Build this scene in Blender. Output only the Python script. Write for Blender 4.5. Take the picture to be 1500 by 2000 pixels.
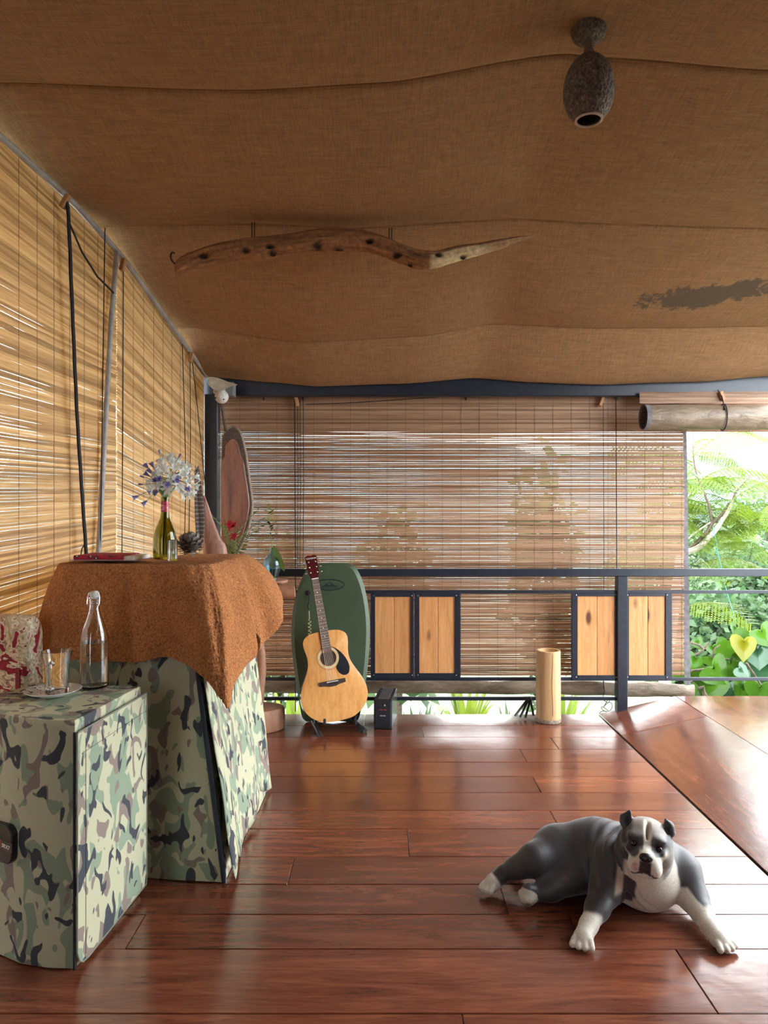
import bpy, math, random
import numpy as np
from mathutils import Vector, Matrix, noise as mnoise

for _o in list(bpy.data.objects):
    bpy.data.objects.remove(_o, do_unlink=True)
SC = bpy.context.scene
COL = SC.collection
random.seed(7)

# ------------------------------------------------------------------ camera
H, FPX = 1.35, 1400.0                      # eye height (m), focal length in pixels of the 1500x2000 frame
cam_data = bpy.data.cameras.new('camera')
cam_data.sensor_fit = 'VERTICAL'
cam_data.sensor_height = 36.0
cam_data.lens = FPX / 2000.0 * 36.0
cam_data.clip_end = 800
cam = bpy.data.objects.new('camera', cam_data)
COL.objects.link(cam)
cam.location = (0, 0, H)
cam.rotation_euler = (math.radians(90), 0, 0)
SC.camera = cam

# ------------------------------------------------------------------ light: bright overcast sky
world = bpy.data.worlds.new('world')
SC.world = world
world.use_nodes = True
_bg = world.node_tree.nodes['Background']
_bg.inputs['Color'].default_value = (0.88, 0.95, 1.0, 1)
_bg.inputs['Strength'].default_value = 3.0
SC.view_settings.view_transform = 'Standard'
SC.view_settings.look = 'None'
SC.view_settings.gamma = 1.0
SC.view_settings.use_curve_mapping = False
SC.view_settings.exposure = 2.1

# ------------------------------------------------------------------ helpers
def P(x, y, Y):
    """photo pixel + distance in metres -> point"""
    return Vector(((x - 750) / FPX * Y, Y, H - (y - 1000) / FPX * Y))

def floorY(y):
    return H * FPX / (y - 1000)

WORLD_LOC = {}

class MB:
    """collects geometry in world coordinates, built as one mesh object"""
    def __init__(s):
        s.v, s.f, s.c, s.mi = [], [], [], []
    def add(s, verts, faces, col=None, mi=0):
        b = len(s.v)
        s.v += [tuple(p) for p in verts]
        s.f += [tuple(i + b for i in f) for f in faces]
        s.mi += [mi] * len(faces)
        if col is not None:
            while len(s.c) < b: s.c.append((1, 1, 1, 1))
            s.c += [tuple(col) + ((1,) if len(col) == 3 else ())] * len(verts)
        return s
    def box(s, a, b, bev=0.0, M=None, col=None, mi=0):
        x0, y0, z0 = a; x1, y1, z1 = b
        if bev <= 0:
            vs = [(x0,y0,z0),(x1,y0,z0),(x1,y1,z0),(x0,y1,z0),(x0,y0,z1),(x1,y0,z1),(x1,y1,z1),(x0,y1,z1)]
            fs = [(3,2,1,0),(4,5,6,7),(0,1,5,4),(1,2,6,5),(2,3,7,6),(3,0,4,7)]
        else:
            vs, fs = [], []
            e = bev
            X, Y, Z = (x0, x1), (y0, y1), (z0, z1)
            idx = {}
            for i in (0, 1):
                for j in (0, 1):
                    for k in (0, 1):
                        sx, sy, sz = (1, -1)[i], (1, -1)[j], (1, -1)[k]
                        for ax in range(3):
                            p = [X[i] + sx * e, Y[j] + sy * e, Z[k] + sz * e]
                            p[ax] = (X[i], Y[j], Z[k])[ax]
                            idx[(i, j, k, ax)] = len(vs); vs.append(tuple(p))
            for ax in range(3):
                o = [a_ for a_ in range(3) if a_ != ax]
                for sd in (0, 1):
                    q = []
                    for (m, n) in ((0,0),(1,0),(1,1),(0,1)):
                        key = [0, 0, 0]; key[ax] = sd; key[o[0]] = m; key[o[1]] = n
                        q.append(idx[(key[0], key[1], key[2], ax)])
                    fs.append(tuple(q))
            for ax in range(3):
                o = [a_ for a_ in range(3) if a_ != ax]
                for m in (0, 1):
                    for n in (0, 1):
                        k0 = [0,0,0]; k0[o[0]] = m; k0[o[1]] = n; k0[ax] = 0
                        k1 = list(k0); k1[ax] = 1
                        fs.append((idx[tuple(k0)+(o[0],)], idx[tuple(k1)+(o[0],)], idx[tuple(k1)+(o[1],)], idx[tuple(k0)+(o[1],)]))
            for i in (0, 1):
                for j in (0, 1):
                    for k in (0, 1):
                        fs.append((idx[(i,j,k,0)], idx[(i,j,k,1)], idx[(i,j,k,2)]))
        if M is not None: vs = [M @ Vector(p) for p in vs]
        return s.add(vs, fs, col, mi)
    def tube(s, pts, rad, seg=8, caps=True, flat=1.0, col=None, mi=0, up=None):
        pts = [Vector(p) for p in pts]
        n = len(pts)
        if not hasattr(rad, '__len__'): rad = [rad] * n
        t = [(pts[min(i + 1, n - 1)] - pts[max(i - 1, 0)]).normalized() for i in range(n)]
        ref = Vector(up) if up else (Vector((0, 0, 1)) if abs(t[0].z) < 0.9 else Vector((0, 1, 0)))
        a = t[0].cross(ref).normalized()
        vs, fs = [], []
        for i in range(n):
            if i:
                a = (a - t[i] * a.dot(t[i]))
                a = a.normalized() if a.length > 1e-6 else t[i].orthogonal().normalized()
            b = t[i].cross(a)
            for k in range(seg):
                an = 2 * math.pi * k / seg
                vs.append(pts[i] + a * (math.cos(an) * rad[i]) + b * (math.sin(an) * rad[i] * flat))
        for i in range(n - 1):
            for k in range(seg):
                k2 = (k + 1) % seg
                fs.append((i*seg + k, i*seg + k2, (i+1)*seg + k2, (i+1)*seg + k))
        if caps:
            fs.append(tuple(range(seg - 1, -1, -1)))
            fs.append(tuple((n - 1) * seg + k for k in range(seg)))
        return s.add(vs, fs, col, mi)
    def lathe(s, prof, base, seg=24, M=None, col=None, mi=0, closed=False, caps=True):
        """prof: list of (radius, height)"""
        base = Vector(base)
        vs, fs = [], []
        for (r, z) in prof:
            for k in range(seg):
                an = 2 * math.pi * k / seg
                p = Vector((r * math.cos(an), r * math.sin(an), z))
                vs.append(base + (M @ p if M is not None else p))
        m = len(prof)
        for i in range(m - 1 + (1 if closed else 0)):
            i2 = (i + 1) % m
            for k in range(seg):
                k2 = (k + 1) % seg
                fs.append((i*seg + k, i*seg + k2, i2*seg + k2, i2*seg + k))
        if not closed and caps:
            if prof[0][0] > 1e-5: fs.append(tuple(range(seg - 1, -1, -1)))
            if prof[-1][0] > 1e-5: fs.append(tuple((m - 1) * seg + k for k in range(seg)))
        return s.add(vs, fs, col, mi)
    def ell(s, c, r, seg=16, rings=10, M=None, col=None, mi=0):
        c = Vector(c); vs, fs = [], []
        if not hasattr(r, '__len__'): r = (r, r, r)
        for i in range(rings + 1):
            th = math.pi * i / rings
            for k in range(seg):
                an = 2 * math.pi * k / seg
                p = Vector((r[0]*math.sin(th)*math.cos(an), r[1]*math.sin(th)*math.sin(an), r[2]*math.cos(th)))
                vs.append(c + (M @ p if M is not None else p))
        for i in range(rings):
            for k in range(seg):
                k2 = (k + 1) % seg
                fs.append((i*seg + k, (i+1)*seg + k, (i+1)*seg + k2, i*seg + k2))
        return s.add(vs, fs, col, mi)
    def prism(s, outline, M, h0, h1, bev=0.0, col=None, mi=0):
        """outline (u,v) extruded along local w from h0 to h1; optional chamfer at h1 side"""
        n = len(outline)
        rows = [(h0, 0.0)]
        if bev > 0: rows += [(h1 - bev, 0.0), (h1, bev)]
        else: rows += [(h1, 0.0)]
        cu = sum(p[0] for p in outline) / n; cv = sum(p[1] for p in outline) / n
        vs, fs = [], []
        for (h, ins) in rows:
            for i, (u, v) in enumerate(outline):
                if ins:
                    p0 = Vector(outline[i - 1]); p1 = Vector(outline[(i + 1) % n])
                    tn = (p1 - p0).normalized(); nr = Vector((-tn.y, tn.x))
                    if nr.dot(Vector((cu - u, cv - v))) < 0: nr = -nr
                    u2, v2 = u + nr.x * ins, v + nr.y * ins
                else: u2, v2 = u, v
                vs.append(M @ Vector((u2, v2, h)))
        for r in range(len(rows) - 1):
            for i in range(n):
                j = (i + 1) % n
                fs.append((r*n + i, r*n + j, (r+1)*n + j, (r+1)*n + i))
        fs.append(tuple(range(n - 1, -1, -1)))
        fs.append(tuple((len(rows) - 1) * n + i for i in range(n)))
        return s.add(vs, fs, col, mi)
    def grid(s, rows, col=None, mi=0, closed=False):
        """rows: list of equally long lists of points"""
        m, n = len(rows), len(rows[0])
        vs = [p for r in rows for p in r]
        fs = []
        for i in range(m - 1):
            for k in range(n if closed else n - 1):
                k2 = (k + 1) % n
                fs.append((i*n + k, i*n + k2, (i+1)*n + k2, (i+1)*n + k))
        return s.add(vs, fs, col, mi)
    def build(s, name, mat, parent=None, smooth=False, angle=None, fix=True):
        return mk(name, s.v, s.f, mat, parent, smooth, s.c, s.mi, fix)

def mk(name, v, f, mat, parent=None, smooth=False, cols=None, mi=None, fix=True):
    v = np.array(v, dtype=np.float64)
    if parent is not None:
        off = Vector(WORLD_LOC[parent.name])
    else:
        lo, hi = v.min(0), v.max(0)
        off = Vector(((lo[0]+hi[0])/2, (lo[1]+hi[1])/2, lo[2]))
    v = v - np.array(off)
    me = bpy.data.meshes.new(name)
    me.from_pydata(v.tolist(), [], f)
    mats = mat if isinstance(mat, (list, tuple)) else [mat]
    for m in mats: me.materials.append(m)
    if mi is not None and len(mats) > 1: me.polygons.foreach_set('material_index', mi)
    if fix:
        import bmesh
        bm = bmesh.new(); bm.from_mesh(me)
        bmesh.ops.recalc_face_normals(bm, faces=bm.faces)
        bm.to_mesh(me); bm.free()
    if smooth:
        me.polygons.foreach_set('use_smooth', [True] * len(me.polygons))
        if smooth != 'all':
            me.set_sharp_from_angle(angle=math.radians(40))
    if cols is not None and len(cols):
        ca = me.color_attributes.new('col', 'FLOAT_COLOR', 'POINT')
        ca.data.foreach_set('color', np.array(cols, dtype=np.float32).reshape(-1))
    me.update()
    o = bpy.data.objects.new(name, me)
    COL.objects.link(o)
    if parent is not None:
        o.parent = parent
        WORLD_LOC[o.name] = tuple(off)
    else:
        o.location = off
        WORLD_LOC[o.name] = tuple(off)
    return o

def thing(name, loc, label=None, cat=None, group=None, kind=None):
    o = bpy.data.objects.new(name, None)
    o.empty_display_size = 0.1
    COL.objects.link(o)
    o.location = loc
    WORLD_LOC[o.name] = tuple(loc)
    return tag(o, label, cat, group, kind)

def tag(o, label=None, cat=None, group=None, kind=None):
    if label: o['label'] = label
    if cat: o['category'] = cat
    if group: o['group'] = group
    if kind: o['kind'] = kind
    return o

def inst(me, name, parent, pos, rot=None, scale=None, M=None):
    """a part that shares mesh data; pos in world coordinates"""
    o = bpy.data.objects.new(name, me)
    COL.objects.link(o)
    o.parent = parent
    off = Vector(WORLD_LOC[parent.name])
    if M is not None:
        o.matrix_local = Matrix.Translation(Vector(pos) - off) @ M.to_4x4()
    else:
        o.location = Vector(pos) - off
        if rot is not None: o.rotation_euler = rot
        if scale is not None: o.scale = scale
    WORLD_LOC[o.name] = tuple(pos)
    return o

def mesh_only(mb, name, mats, smooth=False):
    me = bpy.data.meshes.new(name)
    me.from_pydata(mb.v, [], mb.f)
    for m in (mats if isinstance(mats, (list, tuple)) else [mats]): me.materials.append(m)
    if isinstance(mats, (list, tuple)): me.polygons.foreach_set('material_index', mb.mi)
    if smooth: me.polygons.foreach_set('use_smooth', [True] * len(me.polygons))
    if mb.c:
        ca = me.color_attributes.new('col', 'FLOAT_COLOR', 'POINT')
        ca.data.foreach_set('color', np.array(mb.c, dtype=np.float32).reshape(-1))
    me.update()
    return me

def text_part(name, txt, M, size, mat, parent, thick=0.0006, bold=0.0):
    cu = bpy.data.curves.new(name, 'FONT')
    cu.body = txt; cu.size = size; cu.extrude = thick; cu.offset = bold
    cu.align_x = 'CENTER'; cu.align_y = 'CENTER'; cu.resolution_u = 3
    tmp = bpy.data.objects.new('tmp_text', cu)
    COL.objects.link(tmp)
    bpy.context.view_layer.update()
    me = bpy.data.meshes.new_from_object(tmp.evaluated_get(bpy.context.evaluated_depsgraph_get()))
    bpy.data.objects.remove(tmp, do_unlink=True)
    vs = [M @ v.co for v in me.vertices]
    fs = [tuple(p.vertices) for p in me.polygons]
    bpy.data.meshes.remove(me)
    return mk(name, vs, fs, mat, parent, fix=False)

def frame(origin, u, v):
    """matrix whose columns are u, v, u x v"""
    u = Vector(u).normalized(); v = Vector(v); v = (v - u * v.dot(u)).normalized(); w = u.cross(v)
    return Matrix(((u.x, v.x, w.x, origin[0]), (u.y, v.y, w.y, origin[1]), (u.z, v.z, w.z, origin[2]), (0, 0, 0, 1)))

def smoothpath(pts, n):
    """Catmull-Rom through pts (any dimension), n samples"""
    p = np.array(pts, dtype=float)
    p = np.vstack([2*p[0]-p[1], p, 2*p[-1]-p[-2]])
    m = len(p) - 3
    out = []
    for i in range(n):
        t = i / (n - 1) * m
        k = min(int(t), m - 1); t -= k
        a, b, c, d = p[k], p[k+1], p[k+2], p[k+3]
        out.append(0.5*((2*b) + (-a+c)*t + (2*a-5*b+4*c-d)*t*t + (-a+3*b-3*c+d)*t**3))
    return np.array(out)

# ------------------------------------------------------------------ materials
class NT:
    def __init__(s, name):
        s.m = bpy.data.materials.new(name); s.m.use_nodes = True
        s.t = s.m.node_tree; s.n = s.t.nodes
        s.b = s.n['Principled BSDF']; s.out = s.n['Material Output']
    def node(s, typ, **kw):
        nd = s.n.new(typ)
        for k, v in kw.items():
            if k.startswith('i_'): nd.inputs[k[2:].replace('_', ' ')].default_value = v
            else: setattr(nd, k, v)
        return nd
    def link(s, a, b): s.t.links.new(a, b); return s
    def coord(s, kind='Object', scale=(1,1,1), rot=(0,0,0), loc=(0,0,0)):
        tc = s.node('ShaderNodeTexCoord'); mp = s.node('ShaderNodeMapping')
        mp.inputs['Scale'].default_value = scale; mp.inputs['Rotation'].default_value = rot; mp.inputs['Location'].default_value = loc
        s.link(tc.outputs[kind], mp.inputs[0]); return mp.outputs[0]
    def noise(s, vec, scale, detail=3, rough=0.55, dist=0.0):
        nd = s.node('ShaderNodeTexNoise'); nd.inputs['Scale'].default_value = scale; nd.inputs['Detail'].default_value = detail
        nd.inputs['Roughness'].default_value = rough; nd.inputs['Distortion'].default_value = dist
        if vec is not None: s.link(vec, nd.inputs['Vector'])
        return nd.outputs['Fac']
    def ramp(s, fac, stops, interp='LINEAR'):
        r = s.node('ShaderNodeValToRGB'); r.color_ramp.interpolation = interp
        e = r.color_ramp.elements
        while len(e) > 1: e.remove(e[-1])
        for i, (p, c) in enumerate(stops):
            el = e[0] if i == 0 else e.new(p)
            el.position = p; el.color = tuple(c) + ((1,) if len(c) == 3 else ())
        s.link(fac, r.inputs[0]); return r.outputs[0]
    def mix(s, fac, a, b, typ='MIX'):
        m = s.node('ShaderNodeMix', data_type='RGBA', blend_type=typ)
        for sock, val in ((m.inputs[0], fac), (m.inputs[6], a), (m.inputs[7], b)):
            if hasattr(val, 'is_linked') or hasattr(val, 'links'): s.link(val, sock)
            elif isinstance(val, (int, float)): sock.default_value = val
            else: sock.default_value = tuple(val) + ((1,) if len(val) == 3 else ())
        return m.outputs[2]
    def math(s, op, a, b=None, c=None):
        m = s.node('ShaderNodeMath', operation=op)
        for sock, val in zip(m.inputs, (a, b, c)):
            if val is None: continue
            if isinstance(val, (int, float)): sock.default_value = val
            else: s.link(val, sock)
        return m.outputs[0]
    def bump(s, h, strength=0.3, dist=0.01):
        b = s.node('ShaderNodeBump'); b.inputs['Strength'].default_value = strength; b.inputs['Distance'].default_value = dist
        s.link(h, b.inputs['Height']); s.link(b.outputs[0], s.b.inputs['Normal']); return b
    def set(s, **kw):
        for k, v in kw.items():
            k = k.replace('_', ' ')
            if hasattr(v, 'links'): s.link(v, s.b.inputs[k])
            else: s.b.inputs[k].default_value = (tuple(v) + (1,) if hasattr(v, '__len__') and len(v) == 3 else v)
        return s
    def objrand(s): return s.node('ShaderNodeObjectInfo').outputs['Random']

def plain(name, col, rough=0.6, metal=0.0, nscale=40, namt=0.12, bump=0.0, **kw):
    """flat paint-like material with a little procedural variation"""
    n = NT(name)
    f = n.noise(n.coord('Object'), nscale, 3)
    dark = tuple(c * (1 - namt) for c in col); lite = tuple(min(1, c * (1 + namt)) for c in col)
    n.set(Base_Color=n.ramp(f, [(0.3, dark), (0.7, lite)]), Roughness=rough, Metallic=metal, **kw)
    if bump: n.bump(f, bump, 0.004)
    return n.m

def vcol(name, rough=0.6, nscale=60, namt=0.2, bump=0.0, bscale=80, **kw):
    n = NT(name)
    a = n.node('ShaderNodeAttribute', attribute_name='col').outputs['Color']
    v = n.coord('Object')
    f = n.noise(v, nscale, 3)
    k = n.ramp(f, [(0.3, (1-namt,)*3), (0.7, (1+namt*0.5,)*3)])
    n.set(Base_Color=n.mix(1.0, a, k, 'MULTIPLY'), Roughness=rough, **kw)
    if bump: n.bump(n.noise(v, bscale, 4), bump, 0.004)
    return n.m

def woodmat(name, c0, c1, c2, rough=0.4, grain=(1, 14, 14), scale=3.0, bump=0.1, rand=0.35, knots=0.0, coat=0.0, kcol=(0.1, 0.035, 0.012)):
    n = NT(name)
    rnd = n.objrand()
    tc = n.node('ShaderNodeTexCoord')
    cmb = n.node('ShaderNodeVectorMath', operation='ADD')
    sc = n.node('ShaderNodeVectorMath', operation='SCALE'); sc.inputs[0].default_value = (13.1, 7.7, 5.3)
    n.link(rnd, sc.inputs['Scale']); n.link(tc.outputs['Object'], cmb.inputs[0]); n.link(sc.outputs[0], cmb.inputs[1])
    mp = n.node('ShaderNodeMapping'); mp.inputs['Scale'].default_value = grain
    n.link(cmb.outputs[0], mp.inputs[0])
    v = mp.outputs[0]
    f1 = n.noise(v, scale, 5, 0.6, 0.6)
    f2 = n.noise(v, scale * 6, 3, 0.6, 0.2)
    f = n.math('MULTIPLY_ADD', f2, 0.35, n.math('MULTIPLY', f1, 0.75))
    col = n.ramp(f, [(0.32, c0), (0.52, c1), (0.72, c2)])
    br = n.math('MULTIPLY_ADD', rnd, rand, 1.0 - rand * 0.5)
    vb = n.node('ShaderNodeHueSaturation'); n.link(br, vb.inputs['Value']); n.link(col, vb.inputs['Color'])
    col = vb.outputs[0]
    if knots:
        vo = n.node('ShaderNodeTexVoronoi'); vo.inputs['Scale'].default_value = knots
        mk_ = n.node('ShaderNodeMapping'); mk_.inputs['Scale'].default_value = tuple(0.4 if g == min(grain) else 1.0 for g in grain)
        n.link(cmb.outputs[0], mk_.inputs[0]); n.link(mk_.outputs[0], vo.inputs['Vector'])
        kf = n.ramp(vo.outputs['Distance'], [(0.06, (1,)*3), (0.13, (0,)*3)])
        col = n.mix(kf, col, kcol)
    n.set(Base_Color=col, Roughness=rough)
    if coat: n.set(Coat_Weight=coat, Coat_Roughness=0.08)
    if bump: n.bump(f, bump, 0.003)
    return n.m
MAT = {}
MAT['steel_black'] = plain('black_painted_steel', (0.012, 0.016, 0.028), 0.38, nscale=25, namt=0.25)
MAT['black'] = plain('black_plastic', (0.012, 0.012, 0.014), 0.45)
MAT['rubber'] = plain('black_rubber', (0.02, 0.02, 0.022), 0.7)
MAT['cord'] = plain('black_cord', (0.012, 0.012, 0.016), 0.8)
MAT['string'] = plain('stitch_thread', (0.12, 0.075, 0.045), 0.8)
MAT['grey_fabric'] = plain('grey_edge_fabric', (0.16, 0.15, 0.16), 0.85, nscale=30, namt=0.3)
MAT['pvc'] = plain('weathered_pipe', (0.38, 0.37, 0.36), 0.5, nscale=18, namt=0.25)
MAT['white_plastic'] = plain('white_plastic', (0.7, 0.7, 0.68), 0.35)
MAT['white_cloth'] = plain('off_white_cloth', (0.55, 0.5, 0.4), 0.85, nscale=30, namt=0.2)
MAT['dark_void'] = plain('dark_inside', (0.006, 0.006, 0.007), 0.7)
MAT['chrome'] = plain('chrome', (0.75, 0.75, 0.75), 0.2, 1.0)
MAT['white_paint'] = plain('white_lettering', (0.85, 0.85, 0.85), 0.5, namt=0.03)
MAT['red_paint'] = plain('red_lettering', (0.65, 0.06, 0.08), 0.5)
MAT['orange_badge'] = plain('orange_badge', (0.8, 0.13, 0.03), 0.4)
MAT['grey_print'] = plain('grey_button', (0.3, 0.3, 0.32), 0.4)
MAT['subfloor'] = plain('dark_backing', (0.02, 0.012, 0.01), 0.9)
MAT['mug_glass'] = None

def glass(name, col=(1, 1, 1), rough=0.02, ior=1.45):
    n = NT(name)
    f = n.noise(n.coord('Object'), 30, 2)
    n.set(Base_Color=n.ramp(f, [(0.2, tuple(c * 0.97 for c in col)), (0.8, col)]), Roughness=rough, IOR=ior, Transmission_Weight=1.0)
    return n.m
MAT['glass'] = glass('clear_glass', (0.97, 0.985, 0.98))
MAT['green_glass'] = glass('olive_glass', (0.42, 0.40, 0.06))
MAT['blue_glass'] = glass('pale_blue_glass', (0.55, 0.78, 0.88), 0.08)
MAT['water'] = glass('water', (0.95, 0.98, 1.0), 0.0, 1.33)

# varnished red-brown floor boards
def floor_mat(name, grain, rand):
    n = NT(name)
    rnd = n.objrand()
    tc = n.node('ShaderNodeTexCoord')
    ad = n.node('ShaderNodeVectorMath', operation='ADD'); sc = n.node('ShaderNodeVectorMath', operation='SCALE')
    sc.inputs[0].default_value = (17.3, 9.1, 3.7); n.link(rnd, sc.inputs['Scale'])
    n.link(tc.outputs['Object'], ad.inputs[0]); n.link(sc.outputs[0], ad.inputs[1])
    mp = n.node('ShaderNodeMapping'); mp.inputs['Scale'].default_value = grain; n.link(ad.outputs[0], mp.inputs[0])
    f1 = n.noise(mp.outputs[0], 2.2, 5, 0.6, 1.0); f2 = n.noise(mp.outputs[0], 16, 3, 0.6)
    f = n.math('MULTIPLY_ADD', f2, 0.3, n.math('MULTIPLY', f1, 0.8))
    col = n.ramp(f, [(0.30, (0.055, 0.014, 0.009)), (0.5, (0.135, 0.034, 0.017)), (0.72, (0.23, 0.068, 0.030))])
    hs = n.node('ShaderNodeHueSaturation'); n.link(n.math('MULTIPLY_ADD', rnd, rand, 1 - rand / 2), hs.inputs['Value']); n.link(col, hs.inputs['Color'])
    wv = n.noise(ad.outputs[0], 5.0, 3, 0.5)
    n.set(Base_Color=hs.outputs[0], Roughness=n.math('MULTIPLY_ADD', wv, 0.16, 0.14), IOR=1.5, Specular_IOR_Level=0.6, Coat_Weight=0.5, Coat_Roughness=0.2, Coat_IOR=1.55)
    hgt = n.math('MULTIPLY_ADD', f, 0.15, n.math('MULTIPLY', n.noise(ad.outputs[0], 9.0, 2, 0.5), 1.0))
    bp_ = n.bump(hgt, 0.22, 0.006); n.link(bp_.outputs[0], n.b.inputs['Coat Normal'])
    return n.m
MAT['floor'] = floor_mat('varnished_floor_board', (1.0, 9.0, 9.0), 0.5)
MAT['ramp'] = floor_mat('varnished_ramp_board', (9.0, 1.0, 9.0), 0.35)

# burlap ceiling cloth, with a damp stain that has its own place on the cloth
n = NT('burlap')
v = n.coord('Object')
tc = n.coord('Object', (1.2, 9, 9))
st = n.noise(tc, 5, 5, 0.65)
wx = n.node('ShaderNodeTexWave', wave_type='BANDS', bands_direction='X'); wx.inputs['Scale'].default_value = 55; wx.inputs['Distortion'].default_value = 3.0; wx.inputs['Detail'].default_value = 2; wx.inputs['Detail Scale'].default_value = 3
wy = n.node('ShaderNodeTexWave', wave_type='BANDS', bands_direction='Y'); wy.inputs['Scale'].default_value = 60; wy.inputs['Distortion'].default_value = 3.0; wy.inputs['Detail'].default_value = 2; wy.inputs['Detail Scale'].default_value = 3
n.link(v, wx.inputs['Vector']); n.link(v, wy.inputs['Vector'])
weave = n.math('MULTIPLY_ADD', wx.outputs['Fac'], 0.5, n.math('MULTIPLY', wy.outputs['Fac'], 0.5))
base = n.ramp(st, [(0.25, (0.30, 0.158, 0.069)), (0.5, (0.345, 0.186, 0.083)), (0.75, (0.395, 0.220, 0.102))])
wv = n.ramp(weave, [(0.15, (0.66,)*3), (0.6, (1.08,)*3)])
h1 = n.noise(n.coord('Object', (22, 2.0, 2.0)), 6, 3, 0.6); h2 = n.noise(n.coord('Object', (2.0, 30, 30)), 6, 3, 0.6)
hat = n.ramp(n.math('MULTIPLY_ADD', h1, 0.5, n.math('MULTIPLY', h2, 0.5)), [(0.36, (0.74,)*3), (0.62, (1.12,)*3)])
col = n.mix(1.0, n.mix(1.0, base, wv, 'MULTIPLY'), hat, 'MULTIPLY')
geo = n.node('ShaderNodeNewGeometry')
m0 = n.node('ShaderNodeMapping'); m0.inputs['Location'].default_value = (-1.86, -4.02, -2.6)
m1 = n.node('ShaderNodeMapping'); m1.inputs['Rotation'].default_value = (0, 0, 0.22)
mp = n.node('ShaderNodeMapping'); mp.inputs['Scale'].default_value = (1.9, 7.5, 0)
n.link(geo.outputs['Position'], m0.inputs[0]); n.link(m0.outputs[0], m1.inputs[0]); n.link(m1.outputs[0], mp.inputs[0])
ln = n.node('ShaderNodeVectorMath', operation='LENGTH'); n.link(mp.outputs[0], ln.inputs[0])
sn = n.noise(geo.outputs['Position'], 8.0, 7, 0.72, 0.5)
msk = n.math('SUBTRACT', n.math('MULTIPLY', sn, 2.1), n.math('MULTIPLY', ln.outputs['Value'], 0.75))
mskr = n.ramp(msk, [(0.47, (0,)*3), (0.60, (0.8,)*3)])
col = n.mix(mskr, col, (0.075, 0.062, 0.048))
n.set(Base_Color=col, Roughness=0.9)
n.bump(weave, 0.35, 0.002)
MAT['burlap'] = n.m

# bamboo blind slats: light passes through a little
def slat_mat(name, c0, c1, c2, tr=0.35):
    n = NT(name)
    rnd = n.objrand()
    tc = n.node('ShaderNodeTexCoord')
    ad = n.node('ShaderNodeVectorMath', operation='ADD'); sc = n.node('ShaderNodeVectorMath', operation='SCALE')
    sc.inputs[0].default_value = (31.0, 11.0, 17.0); n.link(rnd, sc.inputs['Scale'])
    n.link(tc.outputs['Generated'], ad.inputs[0]); n.link(sc.outputs[0], ad.inputs[1])
    mp = n.node('ShaderNodeMapping'); mp.inputs['Scale'].default_value = (9, 1, 1.6); n.link(ad.outputs[0], mp.inputs[0])
    f = n.noise(mp.outputs[0], 1.0, 4, 0.65)
    col = n.ramp(n.math('MULTIPLY_ADD', rnd, 0.35, n.math('MULTIPLY', f, 0.75)), [(0.28, c0), (0.52, c1), (0.78, c2)])
    n.set(Base_Color=col, Roughness=0.55)
    trn = n.node('ShaderNodeBsdfTranslucent'); n.link(n.mix(1.0, col, (1.0, 0.93, 0.84), 'MULTIPLY'), trn.inputs['Color'])
    ms = n.node('ShaderNodeMixShader'); ms.inputs[0].default_value = tr
    n.link(n.b.outputs[0], ms.inputs[1]); n.link(trn.outputs[0], ms.inputs[2]); n.link(ms.outputs[0], n.out.inputs['Surface'])
    return n.m
MAT['slat_back'] = slat_mat('bamboo_slat_brown', (0.18, 0.088, 0.045), (0.37, 0.205, 0.115), (0.56, 0.36, 0.22), 0.28)
MAT['slat_left'] = slat_mat('bamboo_slat_golden', (0.34, 0.225, 0.115), (0.54, 0.39, 0.215), (0.70, 0.55, 0.34), 0.42)

# camouflage cloth: layered blobs
def camo(name, seed):
    n = NT(name)
    def layer(sc, off, thr, dist):
        vv = n.coord('Object', (1.15, 1.15, 0.72), (0, 0, 0), (off, off * 0.7, off * 1.3))
        f = n.noise(vv, sc, 1.2, 0.5, dist)
        return n.ramp(f, [(thr, (0,)*3), (thr + 0.012, (1,)*3)])
    col = n.mix(layer(11, seed + 1.0, 0.53, 0.9), (0.46, 0.45, 0.30), (0.23, 0.29, 0.20))
    col = n.mix(layer(12, seed + 4.3, 0.585, 1.0), col, (0.225, 0.175, 0.145))
    col = n.mix(layer(13, seed + 9.1, 0.605, 1.2), col, (0.040, 0.045, 0.055))
    w = n.noise(n.coord('Object'), 260, 2)
    n.set(Base_Color=col, Roughness=0.8)
    wr = n.noise(n.coord('Object', (1, 1, 0.4)), 14, 3)
    n.bump(n.math('MULTIPLY_ADD', w, 0.12, wr), 0.25, 0.008)
    return n.m
MAT['camo'] = camo('camouflage_canvas', 0.0)
MAT['camo2'] = camo('camouflage_canvas_tall', 3.7)

# terry cloth
n = NT('terry_towel')
v = n.coord('Object')
f = n.noise(v, 150, 3, 0.75); g = n.noise(v, 12, 3)
c = n.ramp(f, [(0.3, (0.19, 0.052, 0.013)), (0.5, (0.52, 0.185, 0.050)), (0.72, (0.76, 0.33, 0.11))])
n.set(Base_Color=n.mix(1.0, c, n.ramp(g, [(0.3, (0.85,)*3), (0.7, (1.08,)*3)]), 'MULTIPLY'), Roughness=0.95, Sheen_Weight=0.05)
n.bump(f, 0.9, 0.012)
MAT['towel'] = n.m

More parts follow.
